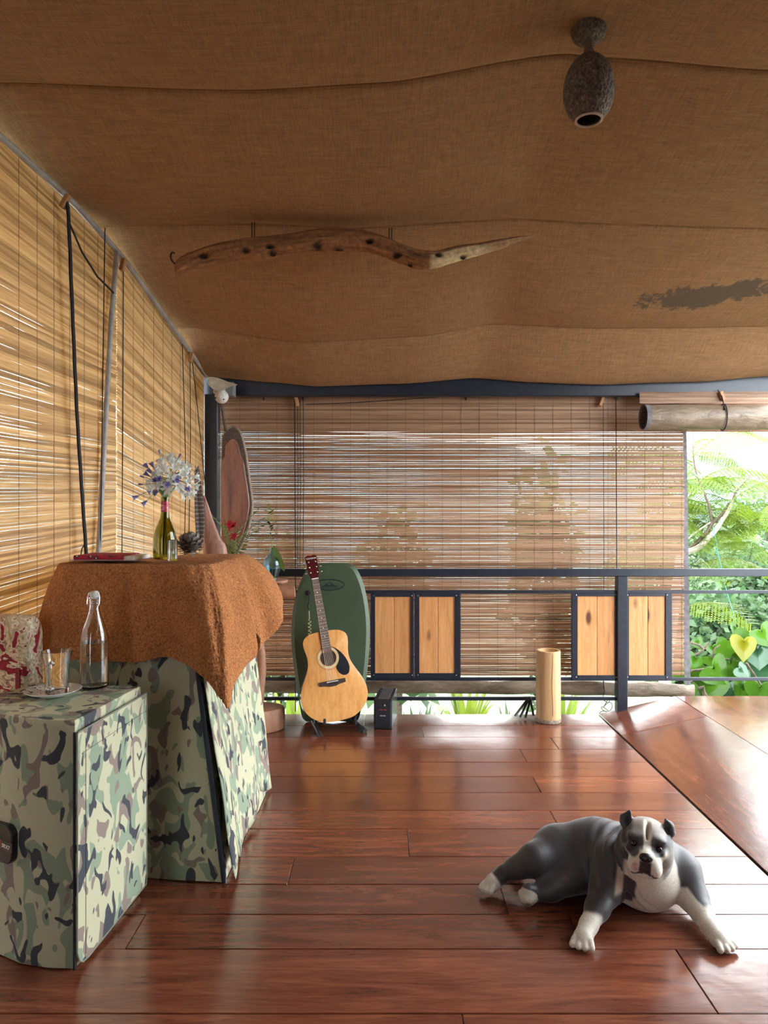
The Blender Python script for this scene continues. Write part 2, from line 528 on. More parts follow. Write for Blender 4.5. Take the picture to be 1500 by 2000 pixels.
MAT['pine'] = woodmat('pine_board', (0.42, 0.165, 0.055), (0.60, 0.27, 0.095), (0.70, 0.36, 0.145), 0.42, (14, 14, 1), 2.6, 0.05, 0.2, knots=5.0)
MAT['bamboo_stool'] = woodmat('bamboo_culm', (0.36, 0.20, 0.085), (0.55, 0.335, 0.155), (0.68, 0.45, 0.24), 0.4, (14, 14, 0.8), 1.8, 0.05, 0.0)
MAT['cut_wood'] = woodmat('cut_wood', (0.20, 0.085, 0.045), (0.33, 0.15, 0.08), (0.42, 0.22, 0.13), 0.6, (8, 8, 1.5), 2.0, 0.2, 0.2)
MAT['peg'] = woodmat('wooden_peg', (0.3, 0.14, 0.06), (0.45, 0.22, 0.1), (0.5, 0.28, 0.14), 0.6, (6, 6, 1), 8, 0.1, 0.2)
MAT['drift'] = vcol('driftwood', 0.8, 45, 0.35, 0.6, 60)
MAT['tarp'] = None
n = NT('canvas_tarp')
v = n.coord('Object', (1, 3, 3))
f = n.noise(v, 7, 5, 0.65, 0.6)
n.set(Base_Color=n.ramp(f, [(0.3, (0.13, 0.09, 0.06)), (0.55, (0.24, 0.175, 0.12)), (0.75, (0.34, 0.26, 0.19))]), Roughness=0.4)
n.bump(f, 0.6, 0.02)
MAT['tarp'] = n.m
# ------------------------------------------------------------------ floor: boards across the room
EDGE = 1.425                                # right edge of the level floor
rows = [-2.6, -2.33, -2.05, -1.8, -1.52, -1.27, -1.0, -0.73, -0.47, -0.2, 0.06, 0.33, 0.58, 0.85, 1.11, 1.38, 1.65, 1.93, 2.215, 2.405, 2.60, 2.81, 3.055, 3.245, 3.45, 3.66, 3.87, 4.08, 4.30, 4.53, 4.79]
floor = MB().box((-1.72, -2.6, -0.12), (EDGE, 4.79, -0.032)).build('floor', MAT['subfloor'])  # dark box added under the boards to stop light from below
tag(floor, 'varnished red-brown floor boards over an added dark box that blocks light from below', None, None, 'structure')
rj = random.Random(3)
joints = {18: [-0.80, 0.62], 19: [0.42], 20: [-0.35], 17: [0.9], 21: [0.1], 22: [-0.6, 0.75]}
for i in range(len(rows) - 1):
    cuts = [-1.70] + joints.get(i, [rj.uniform(-0.9, 1.0)]) + [EDGE]
    for a, b in zip(cuts[:-1], cuts[1:]):
        dz = rj.uniform(-0.0012, 0.0)
        MB().box((a + 0.0008, rows[i] + 0.0014, -0.032), (b - 0.0008, rows[i + 1] - 0.0014, dz), 0.0022).build('plank', MAT['floor'], floor)

# raised deck on the right: a sloping side and a level top
deck = MB().box((1.96, -2.6, -0.12), (3.4, 4.80, 0.085)).build('floor_deck', MAT['subfloor'])
tag(deck, 'raised varnished wooden deck with a sloping side', None, None, 'structure')
RX, RZ = 1.95, 0.118
def slab(name, p, thick, mat, parent):
    nrm = (Vector(p[1]) - Vector(p[0])).cross(Vector(p[3]) - Vector(p[0])).normalized()
    if nrm.z < 0: nrm = -nrm
    lo = [Vector(q) - nrm * thick for q in p]
    c = sum((Vector(q) for q in p), Vector()) / 4
    e = 0.004
    top = [Vector(q) + (c - Vector(q)).normalized() * e for q in p]
    mid = [Vector(q) - nrm * 0.003 for q in p]
    mb = MB(); mb.add(lo + mid + top, [(3,2,1,0),(8,9,10,11)] + [(i,(i+1)%4,4+(i+1)%4,4+i) for i in range(4)] + [(4+i,4+(i+1)%4,8+(i+1)%4,8+i) for i in range(4)])
    return mb.build(name, mat, parent)
ry = [-2.6, -0.9, 0.7, 2.05, 4.33, 4.80]
for a, b in zip(ry[:-1], ry[1:]):
    x0 = EDGE + 0.012
    slab('plank', [(x0, a + .001, 0.0), (RX, a + .001, RZ), (RX, b - .001, RZ), (x0 + (0.0 if b < 4.7 else 0.0), b - .001, 0.0)], 0.03, MAT['ramp'], deck)
for k in range(5):
    xa = RX + 0.002 + k * 0.29
    for a, b in ((-2.6, 1.2 + 0.6 * (k % 2)), (1.2 + 0.6 * (k % 2), 4.80)):
        slab('plank', [(xa + .001, a, RZ), (xa + .288, a, RZ + .002), (xa + .288, b - .002, RZ + .002), (xa + .001, b - .002, RZ)], 0.03, MAT['ramp'], deck)

# ------------------------------------------------------------------ left wall line
def wallX(Y): return -1.2 - 0.142 * (4.85 - Y)
_wt = [(0.0, 2.86), (2.0, 2.83), (2.787, 2.807), (3.229, 2.768), (3.679, 2.677), (4.57, 2.362), (4.863, 2.253)]
def wallTop(Y): return float(np.interp(Y, [a for a, b in _wt], [b for a, b in _wt]))

# ------------------------------------------------------------------ burlap ceiling
seams = [
    (-2.6, [(-1.9, 2.82), (0.66, 3.04), (3.3, 2.86)]),
    (-0.4, [(-1.9, 2.86), (-0.5, 2.90), (0.66, 3.06), (1.5, 2.98), (3.3, 2.88)]),
    (1.60, [(-1.7, 2.88), (-0.5, 2.92), (0.66, 3.08), (1.4, 3.0), (3.3, 2.88)]),
    (2.60, [(-1.62, 2.86), (-1.39, 2.90), (-0.50, 2.873), (0.0, 2.90), (0.65, 3.003), (0.78, 2.99), (1.39, 2.947), (3.3, 2.86)]),
    (3.55, [(-1.50, 2.72), (-1.38, 2.762), (-0.66, 2.775), (-0.15, 2.752), (0.66, 2.79), (1.2, 2.765), (1.90, 2.745), (3.3, 2.70)]),
    (4.40, [(-1.36, 2.45), (-1.27, 2.481), (-0.47, 2.381), (0.2, 2.42), (0.66, 2.491), (1.3, 2.47), (2.36, 2.481), (3.3, 2.44)]),
    (4.83, [(-1.26, 2.262), (-1.166, 2.25), (-0.75, 2.215), (-0.446, 2.19), (0.1, 2.205), (0.583, 2.24), (1.0, 2.215), (1.474, 2.198), (2.1, 2.22), (2.57, 2.255), (3.3, 2.27)]),
]
def seamZ(k, X):
    t = seams[k][1]
    xs = [a for a, b in t]
    X = min(max(X, xs[0]), xs[-1])
    # smooth (cosine) interpolation
    for (a, za), (b, zb) in zip(t[:-1], t[1:]):
        if X <= b:
            u = (X - a) / (b - a)
            u2 = u * u * (3 - 2 * u) * 0.5 + u * 0.5
            return za + (zb - za) * u2
    return t[-1][1]
def ceilZ(X, Y):
    for k in range(len(seams) - 1):
        if Y <= seams[k + 1][0] or k == len(seams) - 2:
            t = (Y - seams[k][0]) / (seams[k + 1][0] - seams[k][0])
            t = min(max(t, 0), 1)
            sag = 0.055 if seams[k + 1][0] > 2 else 0.03
            z = seamZ(k, X) * (1 - t) + seamZ(k + 1, X) * t
            w = 1 - 0.45 * math.exp(-((X - 0.67) / 0.16) ** 2)
            s = sag * w * (t ** 1.6) * (1 - t) * 3.2
            lip = 0.018 * max(0, 1 - (1 - t) * (seams[k + 1][0] - seams[k][0]) / 0.018) + 0.018 * max(0, 1 - t * (seams[k + 1][0] - seams[k][0]) / 0.012)
            return z - s + lip + 0.006 * mnoise.noise(Vector((X * 1.8, Y * 3.0, 3.3)))
    return 2.8
ceiling = thing('ceiling', (0.8, 1.5, 2.2), 'brown burlap cloth ceiling sewn from wide strips', None, None, 'structure')
for k in range(len(seams) - 1):
    y0, y1 = seams[k][0], seams[k + 1][0]
    nY = 26
    ts = sorted(set([0, 0.004, 0.012] + [i / nY for i in range(1, nY)] + [0.965, 0.982, 0.992, 1.0]))
    rws = []
    for t in ts:
        Y = y0 + (y1 - y0) * t
        xl = wallX(Y) - 0.06
        r = []
        for i in range(91):
            X = xl + (2.64 - xl) * i / 90
            r.append((X, Y, ceilZ(X, Y) if 0 < t < 1 else ceilZ(X, Y + (1e-4 if t == 0 else -1e-4))))
        rws.append(r)
    o = MB().grid(rws).build('burlap_strip', MAT['burlap'], ceiling, smooth='all', fix=False)
    md = o.modifiers.new('thickness', 'SOLIDIFY'); md.thickness = 0.003; md.offset = 1

# roof above the cloth keeps the daylight out
roof = MB()
rp = [(-2.9, 3.12), (1.5, 3.2), (2.7, 3.1), (3.6, 2.92), (4.5, 2.62), (5.6, 2.22)]
lo = [[(x, y, z) for x in (-2.15, 2.70)] for y, z in rp]
hi = [[(x, y, z + 0.06) for x in (-2.15, 2.70)] for y, z in rp]
roof.grid(lo); roof.grid(hi)
roof.add([lo[0][0], lo[0][1], hi[0][1], hi[0][0]], [(0, 1, 2, 3)]); roof.add([lo[-1][0], lo[-1][1], hi[-1][1], hi[-1][0]], [(0, 1, 2, 3)])
tag(roof.build('roof', MAT['subfloor']), 'dark roof sheeting above the cloth ceiling', None, None, 'structure')

# added walls out of view that block light: behind, right and near left
wf = MB().box((-1.95, -2.75, -0.1), (3.3, -2.6, 3.1)).build('blocker_front', woodmat('dark_blocker_board', (0.10, 0.05, 0.025), (0.17, 0.085, 0.045), (0.22, 0.12, 0.06), 0.6))
wr = MB().box((2.95, -2.75, -0.1), (3.05, 1.9, 3.0)).build('blocker_right', wf.data.materials[0])  # added out of view to keep side light off the loudspeaker fronts
tag(wr, 'added dark timber wall right of the viewer, out of view, blocking light', None, None, 'structure')
tag(wf, 'added dark timber wall behind the viewer, blocking light', None, None, 'structure')
wl = MB()
wl.add([(wallX(-2.6) , -2.6, 0), (wallX(1.88), 1.88, 0), (wallX(1.88), 1.88, 2.84), (wallX(-2.6), -2.6, 2.84)] + [(wallX(-2.6) - .05, -2.6, 0), (wallX(1.88) - .05, 1.88, 0), (wallX(1.88) - .05, 1.88, 2.84), (wallX(-2.6) - .05, -2.6, 2.84)],
       [(0,1,2,3),(7,6,5,4),(0,4,5,1),(1,5,6,2),(2,6,7,3),(3,7,4,0)])
tag(wl.build('blocker_left', wf.data.materials[0]), 'added timber wall left of the viewer, out of view, blocking light', None, None, 'structure')  # added opaque panel, stops light entering beside the viewer

# steel beam over the back opening, corner post
bm_ = MB().box((-1.25, 4.845, 2.135), (3.35, 4.905, 2.30), 0.004).build('trim_1', MAT['steel_black'])
tag(bm_, 'long black steel beam over the bamboo back wall', None, None, 'structure')
cp = MB().box((-1.205, 4.80, 0.0), (-1.115, 4.89, 2.14), 0.004).build('trim_2', MAT['steel_black'])
tag(cp, 'black steel corner post behind the flowers', None, None, 'structure')
# grey pipe along the top of the left blinds
pp = [(wallX(y) + 0.02, y, wallTop(y) - 0.012) for y in np.linspace(0.5, 4.84, 40)]
tag(MB().tube(pp, 0.014, 8).build('trim_3', MAT['pvc'], smooth=True), 'thin grey pipe along the top of the left blinds', None, None, 'structure')
# eave boards outside shade the top of the blinds
tag(MB().box((-1.9, 5.15, 1.93), (3.5, 5.19, 2.40)).build('trim_4', MAT['cut_wood']), 'eave board outside the back blind', None, None, 'structure')

# ------------------------------------------------------------------ railing
RY = 4.78
def zz(y, Y=RY): return H - (y - 1000) / FPX * Y
def xx(x, Y=RY): return (x - 750) / FPX * Y
rail = thing('railing', (0.8, RY, 0.0), 'black steel railing with pine panels in front of the back blind', 'railing')
MB().box((-1.115, RY - 0.03, zz(1125)), (3.3, RY + 0.025, zz(1110.7)), 0.003).build('top_rail', MAT['steel_black'], rail)
for (ya, yb, xa, xb) in ((1153, 1159, -1.115, 3.3), (1323, 1329, -1.115, 3.3), (1361, 1367.5, -1.115, xx(1205))):
    MB().box((xa, RY - 0.011, zz(yb)), (xb, RY + 0.011, zz(ya)), 0.002).build('bar', MAT['steel_black'], rail)
MB().box((xx(1203), RY - 0.034, -0.05), (xx(1223), RY + 0.03, zz(1125)), 0.004).build('post', MAT['steel_black'], rail)
screw = mesh_only(MB().ell((0, 0, 0), (0.004, 0.002, 0.004), 8, 5), 'screw', MAT['chrome'])
for (fa, fb, wa, wb, y0, y1, v0, v1) in ((724, 808, 733, 802, 1155, 1324.6, 1165, 1314), (810, 899, 819, 888, 1155, 1324.6, 1165, 1314),
                                         (1116, 1204, 1127, 1200, 1158, 1328, 1164, 1318), (1222.7, 1310.7, 1227, 1298, 1158, 1328, 1164, 1318)):
    fr = MB()
    xa, xb, za, zb = xx(fa), xx(fb), zz(y1), zz(y0)
    ia, ib, ja, jb = xx(wa), xx(wb), zz(v1), zz(v0)
    y_0, y_1 = RY - 0.018, RY + 0.016
    fr.box((xa, y_0, za), (ia, y_1, zb), 0.002); fr.box((ib, y_0, za), (xb, y_1, zb), 0.002)
    fr.box((ia, y_0, za), (ib, y_1, ja), 0.002); fr.box((ia, y_0, jb), (ib, y_1, zb), 0.002)
    f_ = fr.build('panel_frame', MAT['steel_black'], rail)
    xm = (ia + ib) / 2 + 0.006
    for (p, q) in ((ia - .004, xm - .0012), (xm + .0012, ib + .004)):
        MB().box((p, RY - 0.009, ja - .004), (q, RY + 0.008, jb + .004), 0.002).build('board', MAT['pine'], f_)
    for sx in (ia - 0.010, ib + 0.010):
        for sz in (ja - 0.012, jb + 0.008):
            inst(screw, 'screw', f_, (sx, y_0 - 0.0005, sz))

# ------------------------------------------------------------------ bamboo blinds
def slat_mesh(name, seed, mat, hgt, wob=1.0):
    r = random.Random(seed)
    nseg = 14
    mb = MB(); rws = []
    ph = [r.uniform(0, 6.28) for _ in range(4)]
    for i in range(nseg + 1):
        x = i / nseg
        dz = wob * (0.0008 * math.sin(9 * x + ph[0]) + 0.0006 * math.sin(23 * x + ph[1]))
        hh = hgt * (1 + wob * (0.06 * math.sin(6 * x + ph[2]) + 0.05 * math.sin(17 * x + ph[3]) + r.uniform(-.05, .05))) / 2
        dy = 0.001 * math.sin(7 * x + ph[1])
        rws.append([(x, dy - 0.0016, dz - hh), (x, dy - 0.0022, dz), (x, dy - 0.0016, dz + hh), (x, dy + 0.0016, dz + hh), (x, dy + 0.0016, dz - hh)])
    mb.grid(rws, closed=True)
    return mesh_only(mb, name, mat)
SB = [slat_mesh('slat', 100 + i, MAT['slat_back'], 0.0120, 0.8) for i in range(8)]
SL = [slat_mesh('slat', 200 + i, MAT['slat_left'], 0.0111, 0.55) for i in range(8)]
rs = random.Random(11)

def peg_part(parent, c, ang=0.3):
    M = Matrix.Translation(c) @ Matrix.Rotation(ang, 4, 'Y')
    return MB().box((-0.011, -0.014, -0.045), (0.011, 0.014, 0.02), 0.003, M).build('wooden_peg', MAT['peg'], parent)

BY = 4.95
bl = thing('bamboo_blind', (0.49, BY, 0.15), 'wide brown bamboo slat blind lowered across the back, behind the railing', 'blind')
bx0, bx1 = -1.17, xx(1336, BY)
ztop, zbot, pitch = 2.155, 0.215, 0.01325
nsl = int((ztop - zbot) / pitch)
for i in range(nsl):
    z = ztop - (i + 0.5) * pitch + rs.uniform(-0.0004, 0.0004)
    e0, e1 = rs.uniform(-0.004, 0.004), rs.uniform(-0.004, 0.004)
    sag = 1.0 if z < 1.9 else 1.15                       # slats sit closer together at the top
    fl = rs.random() < 0.5
    L = (bx1 + e1) - (bx0 + e0)
    tilt = rs.uniform(-0.0006, 0.0006)
    inst(rs.choice(SB), 'slat', bl, (bx0 + e0, BY, z), (0, tilt, 0), (L, 1, sag))
stm = mesh_only(MB().tube([(0, 0, 0), (0, 0, 1)], 0.0009, 5), 'stitch', MAT['string'])
k = 0
while bx0 + 0.05 + k * 0.127 < bx1:
    inst(stm, 'stitch', bl, (bx0 + 0.05 + k * 0.127, BY - 0.0032, zbot - 0.01), None, (1, 1, ztop - zbot)); k += 1
# cloth strip on the right edge, canvas hem rolled at the bottom
MB().add([P(1334, 838, BY), P(1341, 838, BY), P(1349, 1352, BY), P(1338, 1352, BY)] + [q + Vector((0, 0.006, 0)) for q in (P(1334, 838, BY), P(1341, 838, BY), P(1349, 1352, BY), P(1338, 1352, BY))],
         [(0,1,2,3),(7,6,5,4),(0,4,5,1),(1,5,6,2),(2,6,7,3),(3,7,4,0)]).build('edge_strip', MAT['grey_fabric'], bl)
hp = [P(x, y, BY + 0.01) + Vector((0, 0.01 * math.sin(x * 0.031), 0.004 * math.sin(x * 0.05))) for x, y in zip(np.linspace(400, 1354, 40), np.interp(np.linspace(400, 1354, 40), [400, 760, 1100, 1354], [1338, 1340, 1342, 1350]))]
MB().tube(hp, [0.050 + 0.004 * math.sin(i * 1.3) for i in range(40)], 12, flat=0.4, up=(0, 1, 0)).build('canvas_hem', MAT['tarp'], bl, smooth='all')
for x0, x1, y1 in ((575, 577, 1390), (581, 581, 1110), (586, 586, 1110), (592, 592, 1100), (1178, 1179, 1345), (1203, 1203.5, 1372)):
    a, b = P(x0, 772, 4.925), P(x1, y1, 4.925)
    MB().tube([a, a.lerp(b, .5) + Vector((0.004, 0, 0)), b], 0.0034 if x0 in (575, 1203) else 0.0022, 6).build('pull_cord', MAT['cord'], bl)
tang = [P(1186 + 14 * math.sin(t * 2.3) * (0.3 + t / 9), 1366 + 4.2 * t + 7 * math.cos(t * 3.1), 4.925 + 0.01 * math.sin(t)) for t in np.linspace(0, 8, 60)]
MB().tube(tang, 0.0022, 5).build('tangled_cord', MAT['cord'], bl)
MB().tube([P(1178, 1330, 4.925), P(1181, 1350, 4.925), P(1176, 1366, 4.925), P(1186, 1372, 4.925)], 0.0028, 5).build('tangled_cord', MAT['cord'], bl)
MB().tube([P(598, 790, 4.925), P(700, 786, 4.93), P(820, 778, 4.93), P(905, 772, 4.93)], 0.0025, 5).build('slack_cord', MAT['cord'], bl)
for x in (579, 1176): peg_part(bl, P(x, 781, 4.918), 0.35 if x > 600 else -0.25)
for x in (515, 592, 910, 1204):
    MB().box(tuple(P(x, 778, 4.935) - Vector((.006, .006, .012))), tuple(P(x, 778, 4.935) + Vector((.006, .006, .03))), 0.002).build('hook', MAT['black'], bl)

# left blinds
def left_blind(ya, yb, ym, zt, st, zb, sb, label, npitch=0.0128):
    c = Vector((wallX((ya + yb) / 2), (ya + yb) / 2, zb))
    root = thing('bamboo_blind', c, label, 'blind')
    ns = int((zt - zb) / npitch)
    for i in range(ns):
        t = (i + 0.5) / ns
        z = zt + (zb - zt) * t; sl = st + (sb - st) * t
        za_, zb_ = z + sl * (ya - ym), z + sl * (yb - ym)
        a = Vector((wallX(ya), ya, za_)); b = Vector((wallX(yb), yb, zb_))
        d = b - a
        M = frame((0, 0, 0), d, (-d.y, d.x, 0)).to_3x3()
        S = Matrix.Diagonal((d.length, 1, 1.06 + (0.10 if t < 0.22 else 0.0) + rs.uniform(-.03, .03)))
        inst(rs.choice(SL), 'slat', root, a + Vector((0, 0, rs.uniform(-.0004, .0004))), M=M @ S)
    n = int((yb - ya) / 0.118)
    for k in range(n):
        y = ya + 0.05 + k * 0.118
        za_, zb_ = zt + st * (y - ym), zb + sb * (y - ym)
        inst(stm, 'stitch', root, (wallX(y) + 0.0036, y, zb_), None, (1, 1, za_ - zb_))
    return root
lbA = left_blind(1.9, 3.66, 2.787, 2.80, -0.145, 0.16, 0.20, 'golden bamboo slat blind on the left, nearest, behind the patterned seat back')
lbB = left_blind(3.665, 4.80, 4.30, 2.445, -0.345, 0.10, 0.0, 'golden bamboo slat blind on the left between the grey pipe and the corner post')
def wallP(x, y, off=0.03):
    """pixel -> point on the left wall line, a little inside the room"""
    r = (x - 750) / FPX
    Y = (-1.2 - 0.142 * 4.85 + off) / (r - 0.142)
    return P(x, y, Y)
# pole where the two blinds meet
pl = [wallP(228, 492, .03), wallP(216, 640, .03), wallP(204, 860, .03), wallP(192, 1090, .03), wallP(188, 1250, .03)]
tag(MB().tube(pl, 0.013, 10).build('grey_pole', MAT['pvc'], smooth=True), 'thin grey pole standing where the two left blinds meet', 'pole')
# thick black cable
cb = [wallP(130, 392, .05), wallP(134, 430, .05), wallP(142, 620, .05), wallP(150, 800, .05), wallP(160, 960, .05), wallP(169, 1090, .05), wallP(172, 1160, .05)]
cbs = smoothpath([tuple(q) for q in cb], 40)
cable = thing('black_cable', cbs[-1], 'thick twisted black cable hanging down the nearest left blind', 'cable')
for ph in (0, 2.1, 4.2):
    MB().tube([(p[0], p[1] + 0.006 * math.cos(ph + i * 0.7), p[2]) if True else p for i, p in enumerate(cbs)], 0.0065, 6).build('strand', MAT['cord'], cable, smooth=True)
MB().tube([wallP(134, 432, .05), wallP(160, 492, .045), wallP(190, 540, .04), wallP(222, 572, .05)], 0.005, 6).build('loose_strand', MAT['cord'], cable)
MB().tube([wallP(168, 1058, .05), wallP(160, 1072, .05), wallP(156, 1095, .05)], 0.003, 6).build('loose_strand', MAT['cord'], cable)
peg_part(lbA, wallP(130, 388, .05), 0.5)
peg_part(lbB, wallP(241, 512, .04), 0.2); peg_part(lbB, wallP(374, 694, .04), 0.2)
for pts in ([(205, 445), (199, 860), (196, 1090)],):
    MB().tube([wallP(x, y, .04) for x, y in pts], 0.0028, 6).build('pull_cord', MAT['cord'], lbA)
for pts in ([(241, 520), (240, 800), (238, 1090)], [(356, 672), (360, 800), (363, 930), (360, 1085)], [(371, 700), (372, 860), (369, 1070)], [(375, 700), (386, 800), (396, 900), (402, 965)]):
    MB().tube([wallP(x, y, .035) for x, y in pts], 0.0026, 6).build('pull_cord', MAT['cord'], lbB)

# rolled-up blind at the top right
rb = thing('rolled_blind', P(1400, 840, 4.74), 'rolled-up bamboo blind in creased brown canvas at the top right', 'blind')
ry0, rz0 = 4.74, zz(815, 4.74)
rx0, rx1 = xx(1257, 4.74), 3.2
nn = 40
rws = []
for i in range(nn + 1):
    x = rx0 + (rx1 - rx0) * i / nn
    r_ = []
    for kk in range(28):
        an = 2 * math.pi * kk / 28
        R = 0.082 + 0.003 * mnoise.noise(Vector((x * 9, math.cos(an) * 2, math.sin(an) * 2))) + 0.002 * math.sin(3 * an + x * 8)
        if 1405 < 750 + x / 4.74 * FPX < 1419: R -= 0.005
        r_.append((x, ry0 + R * math.cos(an), rz0 + R * math.sin(an)))
    rws.append(r_)
MB().grid(rws, closed=True).build('canvas_roll', MAT['tarp'], rb, smooth='all')
sp = []
for t in np.linspace(0, 5 * 2 * math.pi, 130):
    R = 0.016 + 0.062 * t / (5 * 2 * math.pi)
    sp.append((R * math.cos(t), R * math.sin(t)))
mb = MB()
mb.grid([[(rx0 + dx, ry0 + a, rz0 + b) for a, b in sp] for dx in (0.002, 0.25)])
o = mb.build('inner_roll', plain('roll_inside', (0.06, 0.04, 0.03), 0.7), rb, fix=False)
o.modifiers.new('thickness', 'SOLIDIFY').thickness = 0.004
MB().lathe([(0.086, 0), (0.086, 0.03), (0.078, 0.03), (0.078, 0)], (rx0 - 0.004, ry0, rz0), 28, Matrix.Rotation(math.radians(90), 3, 'Y'), closed=True).build('end_band', MAT['grey_fabric'], rb, smooth=True)
for i in range(6):
    z = zz(766, 4.83) - 0.006 - i * 0.0132
    inst(rs.choice(SB), 'slat', rb, (rx0, 4.815, z), None, (rx1 - rx0, 1, 1.1))
MB().tube([(xx(1412, 4.74) + 0.012 * math.cos(a) , ry0 + 0.0865 * math.cos(a), rz0 + 0.0865 * math.sin(a)) for a in np.linspace(0, 2 * math.pi, 30)], 0.004, 6, False).build('tie_cord', MAT['cord'], rb)
MB().tube([P(1402, 762, 4.83), P(1410, 775, 4.78), P(1416, 800, 4.66)], 0.004, 6).build('tie_cord', MAT['cord'], rb)
peg_part(rb, P(1409, 770, 4.80), -0.35)
# ------------------------------------------------------------------ outside
def leafmat(name, c0, c1, tr=0.45, rough=0.45, vein=0.0):
    n = NT(name)
    rnd = n.objrand()
    f = n.noise(n.coord('Object'), 9, 3)
    g = n.node('ShaderNodeNewGeometry')
    k = n.math('MULTIPLY_ADD', rnd, 0.4, n.math('MULTIPLY_ADD', g.outputs['Random Per Island'], 0.5, n.math('MULTIPLY', f, 0.3)))
    col = n.ramp(k, [(0.1, c0), (0.9, c1)])
    n.set(Base_Color=col, Roughness=rough)
    t = n.node('ShaderNodeBsdfTranslucent'); n.link(col, t.inputs['Color'])
    m = n.node('ShaderNodeMixShader'); m.inputs[0].default_value = tr
    n.link(n.b.outputs[0], m.inputs[1]); n.link(t.outputs[0], m.inputs[2]); n.link(m.outputs[0], n.out.inputs['Surface'])
    return n.m
MAT['fern_leaf'] = leafmat('feathery_leaf', (0.06, 0.14, 0.012), (0.24, 0.32, 0.03))
MAT['bush_leaf'] = leafmat('bush_leaf', (0.025, 0.07, 0.022), (0.12, 0.19, 0.08))
MAT['vine_leaf'] = leafmat('vine_leaf', (0.03, 0.10, 0.006), (0.08, 0.19, 0.012), 0.5, 0.3)
MAT['dark_leaf'] = leafmat('dark_glossy_leaf', (0.02, 0.07, 0.03), (0.04, 0.12, 0.05), 0.15, 0.25)
MAT['yellow_leaf'] = leafmat('yellow_leaf', (0.24, 0.24, 0.01), (0.32, 0.30, 0.015), 0.5, 0.35)
MAT['bark'] = plain('bark', (0.16, 0.115, 0.085), 0.8, nscale=30, namt=0.35, bump=0.4)
MAT['pale_bark'] = plain('pale_bark', (0.45, 0.40, 0.34), 0.8, nscale=30, namt=0.25, bump=0.3)

n = NT('garden_ground'); f = n.noise(n.coord('Object'), 0.8, 6, 0.65)
n.set(Base_Color=n.ramp(f, [(0.3, (0.03, 0.055, 0.015)), (0.5, (0.08, 0.095, 0.05)), (0.7, (0.13, 0.135, 0.10))]), Roughness=0.9)
gr = [[(x, y, -0.75 - 0.09 * max(0, y - 6) + 0.15 * mnoise.noise(Vector((x * .3, y * .3, 0)))) for x in np.linspace(-40, 60, 50)] for y in np.linspace(-6, 60, 50)]
tag(MB().grid(gr).build('ground', n.m, smooth='all'), 'pale garden ground below the deck', None, None, 'structure')

n = NT('forest_hill'); f = n.noise(n.coord('Object'), 0.35, 6, 0.7)
n.set(Base_Color=n.ramp(f, [(0.3, (0.018, 0.045, 0.025)), (0.6, (0.05, 0.09, 0.045))]), Roughness=0.9); n.bump(f, 1.0, 2.0)
hr = []
for i in range(70):
    x = -60 + 240 * i / 69
    hr.append([(x, 70 + 60 * t, -12 + t * (25.5 + 2.5 * math.sin(x * .028 + 2.6) + 3 * mnoise.noise(Vector((x * .05, t * 3, 1)))) + 1.3 * mnoise.noise(Vector((x * .35, t * 25, 5)))) for t in np.linspace(0, 1, 40)])
tag(MB().grid(hr).build('hillside', n.m, smooth='all'), 'hazy forested hillside far beyond the garden', None, None, 'structure')

mist_m = bpy.data.materials.new('valley_mist'); mist_m.use_nodes = True
_t = mist_m.node_tree; _t.nodes.remove(_t.nodes['Principled BSDF'])
_vs = _t.nodes.new('ShaderNodeVolumeScatter'); _vs.inputs['Color'].default_value = (0.13, 0.24, 0.33, 1); _vs.inputs['Density'].default_value = 0.010
_t.links.new(_vs.outputs[0], _t.nodes['Material Output'].inputs['Volume'])
tag(MB().box((-70, 24, -30), (190, 135, 40)).build('valley_mist', mist_m), 'thin mist over the valley before the far hillside', None, None, 'structure')

def bush(name, c, R, nl, size, mat, label, seed, group=None, trunk=True):
    r = random.Random(seed)
    root = thing(name, (c[0], c[1], c[2] - R[2]), label, 'bush' if 'bush' in name or 'shrub' in name else 'tree', group)
    mb = MB()
    for _ in range(nl):
        d = Vector((r.gauss(0, 1), r.gauss(0, 1), r.gauss(0, 1))).normalized()
        rad = r.uniform(0.45, 1.0) * (0.82 + 0.3 * mnoise.noise(d * 2.3 + Vector((seed, 0, 0))))
        p = Vector((c[0] + d.x * R[0] * rad, c[1] + d.y * R[1] * rad, c[2] + d.z * R[2] * rad))
        a = Vector((r.gauss(0, 1), r.gauss(0, 1), r.gauss(0, .6) - .3)).normalized(); b = a.orthogonal().normalized()
        b = (b * math.cos(r.random() * 6.28) + a.cross(b) * math.sin(r.random() * 6.28)).normalized()
        s = size * r.uniform(.6, 1.3)
        mb.add([p, p + a * s * .5 + b * s * .28, p + a * s, p + a * s * .5 - b * s * .28], [(0, 1, 2, 3)])
    o = mb.build('foliage', mat, root, fix=False); o['kind'] = 'stuff'
    MB().tube([(c[0], c[1], c[2] - R[2] - .02), (c[0] + .03, c[1], c[2] - R[2] * .3), (c[0], c[1], c[2] + R[2] * .4)], [R[0] * .09, R[0] * .06, R[0] * .02], 7).build('stem', MAT['bark'], root)
    return root
